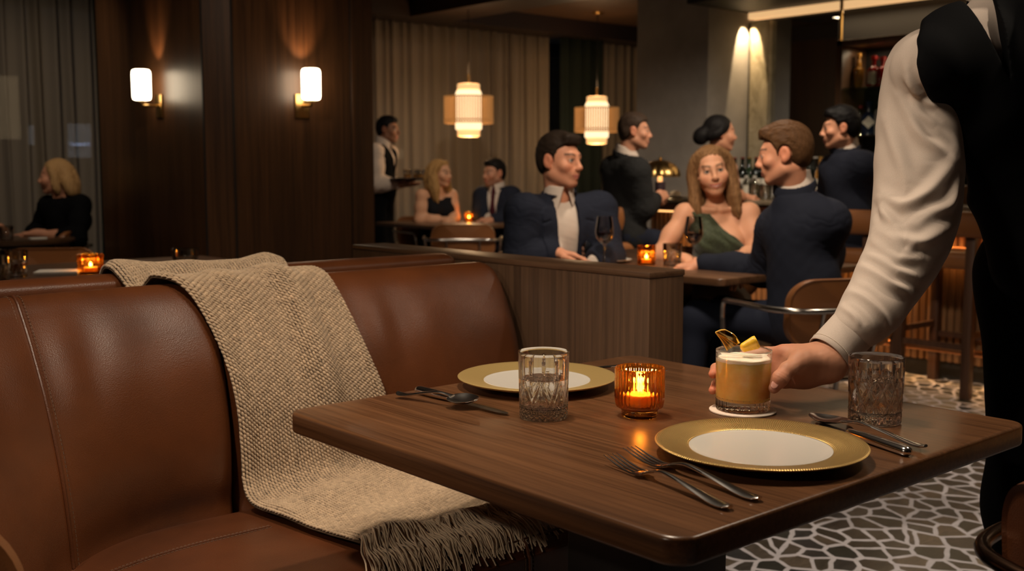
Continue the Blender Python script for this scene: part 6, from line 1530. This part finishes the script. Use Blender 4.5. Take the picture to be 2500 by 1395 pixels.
def on_sleeve(px, py):
    d = ray(px, py); best = None
    t = np.linspace(1.6, 2.4, 1600)[:, None] * d[None] / (d @ _ff) + CAM
    v = S.ev(t.astype(f32)); i = np.argmax(v < .0) if (v < 0).any() else np.argmin(v); return t[i]
FP = [(spline([on_sleeve(*a) for a in P], 26), w_, am) for P, w_, am in folds]
def sleeve_post(V, Q):
    n = vnormals(V, Q); d = np.zeros(len(V))
    near = V[:, 0:2] @ _cr[:2] < 1.02
    for P, w_, am in FP:
        m = near & (np.linalg.norm(V - P.mean(0), axis=1) < .22); X = V[m]
        if not len(X): continue
        D = np.linalg.norm(X[:, None] - P[None], axis=2); i = D.argmin(1); e = D.min(1); f = i / (len(P) - 1); taper = np.sin(np.clip(f * .86 + .10, 0, 1) * PI) ** .7
        tg = P[np.minimum(i + 1, len(P) - 1)] - P[np.maximum(i - 1, 0)]; tg /= np.linalg.norm(tg, axis=1)[:, None]; sd = np.einsum('ij,ij->i', np.cross(tg, n[m]), X - P[i])
        prof = np.exp(-(sd / w_) ** 2) - .55 * np.exp(-((sd + w_ * 1.5) / (w_ * 1.1)) ** 2) - .35 * np.exp(-((sd - w_ * 1.7) / (w_ * 1.2)) ** 2)
        far = np.exp(-(np.maximum(e - np.abs(sd), 0) / .02) ** 2); d[m] += am * taper * prof * far
    d += .0016 * vnoise(V * 6, 3) * near
    return V + n * d[:, None]
shS = mk('shirt', S, .0030, M_shirt, o, None, 1, sleeve_post)
# cuff: a stiff open band with a stitched edge
c0, c1 = A_(2116, 770, 2.0), q(2023, 868, .050); cp = [c0 * (1 - t) + c1 * t for t in np.linspace(0, 1, 14)]
T_, U_, W_ = frames(np.array(cp)); rr = np.interp(np.linspace(0, 1, 14), [0, .15, 1], [.0435, .0445, .0430]); th = np.linspace(0, 2 * PI, 65)[:-1]
outer = np.array([[cp[i] + rr[i] * (U_[i] * math.cos(t) + W_[i] * math.sin(t)) for t in th] for i in range(14)]); inner = np.array([[cp[i] + (rr[i] - .0028) * (U_[i] * math.cos(t) + W_[i] * math.sin(t)) for t in th] for i in range(13, 2, -1)])
Aq = np.concatenate([outer, (outer[-1:] + inner[:1]) / 2 + T_[-1] * .0012, inner]); Aq = np.concatenate([Aq, Aq[:, :1]], 1); V, Q = grid(Aq)
cf = npmesh('cuff', V, Q[:, ::-1], M_shirt, o)
g = G()
for l in (1.2, 11.8):
    i = int(l); f = l - i; c_ = cp[i] * (1 - f) + cp[i + 1] * f; r_ = (rr[i] * (1 - f) + rr[i + 1] * f) + .0004
    for k in range(0, 96): 
        a = 2 * PI * k / 96; g.add(*tube([c_ + r_ * (U_[i] * math.cos(a + e) + W_[i] * math.sin(a + e)) for e in (0, .02, .04)], .0006, 4))
g.build('cuff_stitching', plain('cream_thread', (.60, .50, .40), .8), cf)
collar(B, HS, shS, M_shirt, open_=.02, r0=.072, drop=.075)
# vest
S = SDF(); B.torso(S, .010)
S.chain([A_(2335, 130, 2.24), A_(2375, 300, 2.24), A_(2455, 420, 2.25), A_(2522, 520, 2.26), A_(2520, 640, 2.26)], [.085, .10, .080, .084, .078], .06)
for x, y, r_ in ((2238, 8, .024), (2206, 70, .030), (2184, 130, .042), (2178, 190, .048), (2182, 250, .060), (2200, 310, .070), (2228, 360, .074), (2250, 410, .076), (2262, 460, .076)): S.cap(A_(x, y, 1.95), A_(x, y, 2.38), r_ * .93, r_ * 1.08, .012, 's')
S.fn(jacket_cut(B, .036, .20, 0, .0, 0, .068)); mk('vest', S, .004, M_blazer, o, None, 2)
S = SDF(); S.ell(J['pv'] - B.U * .02, (.185, .14, .16), B.M, .06); B.legs(S, (.105, .085, .07, .06), 0, .08); mk('trousers', S, .007, M_blazer, o, None, 1); shoes(B, o)
# move every person's origin to the floor point beneath the figure
bpy.context.view_layer.update()
for p_ in [x for x in COL.objects if x.name.startswith('person')]:
    ch = [x for x in COL.objects if x.parent == p_]; V = np.array([v.co[:] for v in ch[0].data.vertices]); c_ = np.array([V[:, 0].mean(), V[:, 1].mean(), 0.])
    for x in ch:
        a = np.empty(len(x.data.vertices) * 3, f32); x.data.vertices.foreach_get('co', a); x.data.vertices.foreach_set('co', (a.reshape(-1, 3) - c_).astype(f32).ravel()); x.data.update()
        for y in [z for z in COL.objects if z.parent == x]:
            a = np.empty(len(y.data.vertices) * 3, f32); y.data.vertices.foreach_get('co', a); y.data.vertices.foreach_set('co', (a.reshape(-1, 3) - c_).astype(f32).ravel()); y.data.update()
    p_.location = c_
# ================================================================ lights
def spot(name, loc, to, power, angle, blend=.6, color=(1., .78, .55), radius=.05):
    l = bpy.data.lights.new(name, 'SPOT'); l.energy = power; l.spot_size = math.radians(angle); l.spot_blend = blend; l.color = color; l.shadow_soft_size = radius
    o = bpy.data.objects.new(name, l); COL.objects.link(o); o.location = loc
    o.rotation_euler = (Vector(to) - Vector(loc)).to_track_quat('-Z', 'Y').to_euler(); return o
def point(name, loc, power, color=(1., .72, .45), radius=.04):
    l = bpy.data.lights.new(name, 'POINT'); l.energy = power; l.color = color; l.shadow_soft_size = radius
    o = bpy.data.objects.new(name, l); COL.objects.link(o); o.location = loc; return o
def area(name, loc, to, power, sx, sy, color=(1., .75, .5)):
    l = bpy.data.lights.new(name, 'AREA'); l.shape = 'RECTANGLE'; l.size = sx; l.size_y = sy; l.energy = power; l.color = color
    o = bpy.data.objects.new(name, l); COL.objects.link(o); o.location = loc
    o.rotation_euler = (Vector(to) - Vector(loc)).to_track_quat('-Z', 'Y').to_euler(); return o
def cw(x, y, z): return tuple(_cr * x + _ff * y + np.array([0, 0, z]))    # metres: to the picture's right, away, up
# ceiling downlights, with unseen fill spots added among them
WM = (1., .83, .64)
spot('downlight_table', cw(-.05, 2.05, 2.66), cw(.12, 1.85, .75), 78, 62, .7, WM, .045)
spot('downlight_bench', cw(-1.0, 1.35, 2.66), cw(-.6, 2.2, .7), 95, 62, .8, WM, .06)
spot('fringe_fill', (-2.4, 1.3, 2.66), (1.1, 1.75, .45), 105, 40, .8, WM, .06)  # unseen spot added far to the left so the fringe is lit
spot('column_fill', cw(-1.45, 3.9, 2.66), cw(-1.5, 6.0, 1.2), 60, 70, .8, WM, .06)  # unseen spot added to brighten the front of the wood column
spot('downlight_waiter', cw(-.25, 1.55, 2.66), cw(.85, 2.1, 1.2), 26, 50, .8, WM, .08)
spot('downlight_party', cw(.9, 4.9, 2.66), cw(.8, 4.7, .9), 80, 75, .8, WM, .06)
spot('downlight_party_front', cw(.3, 3.2, 2.66), cw(.8, 4.7, 1.1), 300, 56, .8, WM, .16)
spot('downlight_aisle', cw(1.95, 3.7, 2.66), cw(1.5, 3.6, 0), 60, 95, .8, WM, .06)
spot('downlight_near', (2.75, .55, 2.66), (2.1, .6, 0), 62, 110, 1., WM, .06)
spot('downlight_bar', cw(1.5, 5.4, 2.66), cw(1.3, 6.8, 1.1), 220, 75, .8, WM, .06)
spot('left_curtain_fill', cw(-2.9, 6.05, 2.66), cw(-3.3, 7.8, 1.2), 40, 80, .8, WM, .06)  # unseen soft fill added to brighten the left curtain
spot('booth_rear_fill', cw(-1.85, 4.6, 2.66), cw(-1.9, 5.0, .7), 45, 70, .8, WM, .06)  # unseen spot added to brighten the chair and table behind the banquette
spot('downlight_far', cw(-.3, 7.4, 2.66), cw(-.4, 8.9, 1.), 75, 80, .8, WM, .06)
l_ = area('table_soft_fill', cw(.05, 1.75, 2.15), cw(.05, 1.75, 0), 11, .30, .30, WM); l_.data.shape = 'DISK'  # unseen soft disk added above the table for fill and glints, no pendant there
for s_ in (0, 1):
    q_ = np.array([X0 - .11, SC1[1], SC1[2] + .19]) if s_ == 0 else np.array([SC2[0], Y0 - .11, SC2[2] + .19])
    t_ = q_ + [(.30 if s_ == 0 else 0), (0 if s_ == 0 else .30), .5]
    spot('sconce_uplight', tuple(q_), tuple(t_), 6, 70, .9, (1., .62, .34), .012)
for i, p in enumerate(PEND): point('pendant_glow', p + [0, 0, 0], 0.1)
for i, p in enumerate(PEND): point('pendant_uplight', (p[0], p[1], p[2] + .33), 7, (1., .6, .3), .05); point('pendant_downlight', (p[0], p[1], p[2] - .32), 9, (1., .65, .35), .05)
spot('cove_scallop', (6.88, PY0 - .09, 2.352), (6.985, PY0 + .03, 1.9), 58, 54, .2, (1., .72, .40), .01)
area('cabinet_fill', (6.86, (cy0 + cy1) / 2, 2.005), (6.86, (cy0 + cy1) / 2, 1.), 7, .05, cy0 - cy1 - .2, (1., .76, .48))  # unseen strip added under the cabinet top to brighten the bottles
area('under_bar_glow', (BX - .06, 1.8, .882), (BX + .04, 1.8, .3), 30, .05, 6.2, (1., .50, .16)).data.spread = math.radians(75)
area('foot_glow', (BX - .12, 1.8, .16), (BX - .3, 1.8, 0), 6, .03, 6.2, (1., .55, .22))
point('lamp_glow', LAMP, 1.2, (1., .65, .3), .02)
area('back_bar_light', (6.9, 2.6, 2.28), (6.75, 2.6, .9), 14, .08, 4., (1., .72, .42))
for _o in [x for x in COL.objects if x.name in ('under_bar_glow', 'foot_glow', 'back_bar_light', 'cabinet_fill')]: _o.rotation_euler = (0, 0, 0)     # straight down, long side along the bar
for q, k in CANDLES: point('candle_glow', q + [0, 0, .012], .55 * k, (1., .55, .2), .006)
w = bpy.data.worlds.new('night'); scn.world = w; w.use_nodes = True
w.node_tree.nodes['Background'].inputs[0].default_value = (.105, .118, .132, 1); w.node_tree.nodes['Background'].inputs[1].default_value = 1.
# ================================================================ camera
cd = bpy.data.cameras.new('camera'); co = bpy.data.objects.new('camera', cd); COL.objects.link(co)
co.location = CAM; co.rotation_euler = (PI / 2 - PITCH, 0, -YAW)
cd.sensor_width = 36; cd.lens = FPX / 2500 * 36; cd.clip_start = .02
cd.dof.use_dof = True; cd.dof.focus_distance = 1.9; cd.dof.aperture_fstop = 5.0
scn.camera = co
scn.view_settings.view_transform = 'Standard'; scn.view_settings.look = 'None'; scn.view_settings.gamma = 1; scn.view_settings.exposure = 0
scn.cycles.max_bounces = 14; scn.cycles.transparent_max_bounces = 24; scn.cycles.sample_clamp_indirect = 8; scn.cycles.caustics_refractive = True; scn.cycles.blur_glossy = .3
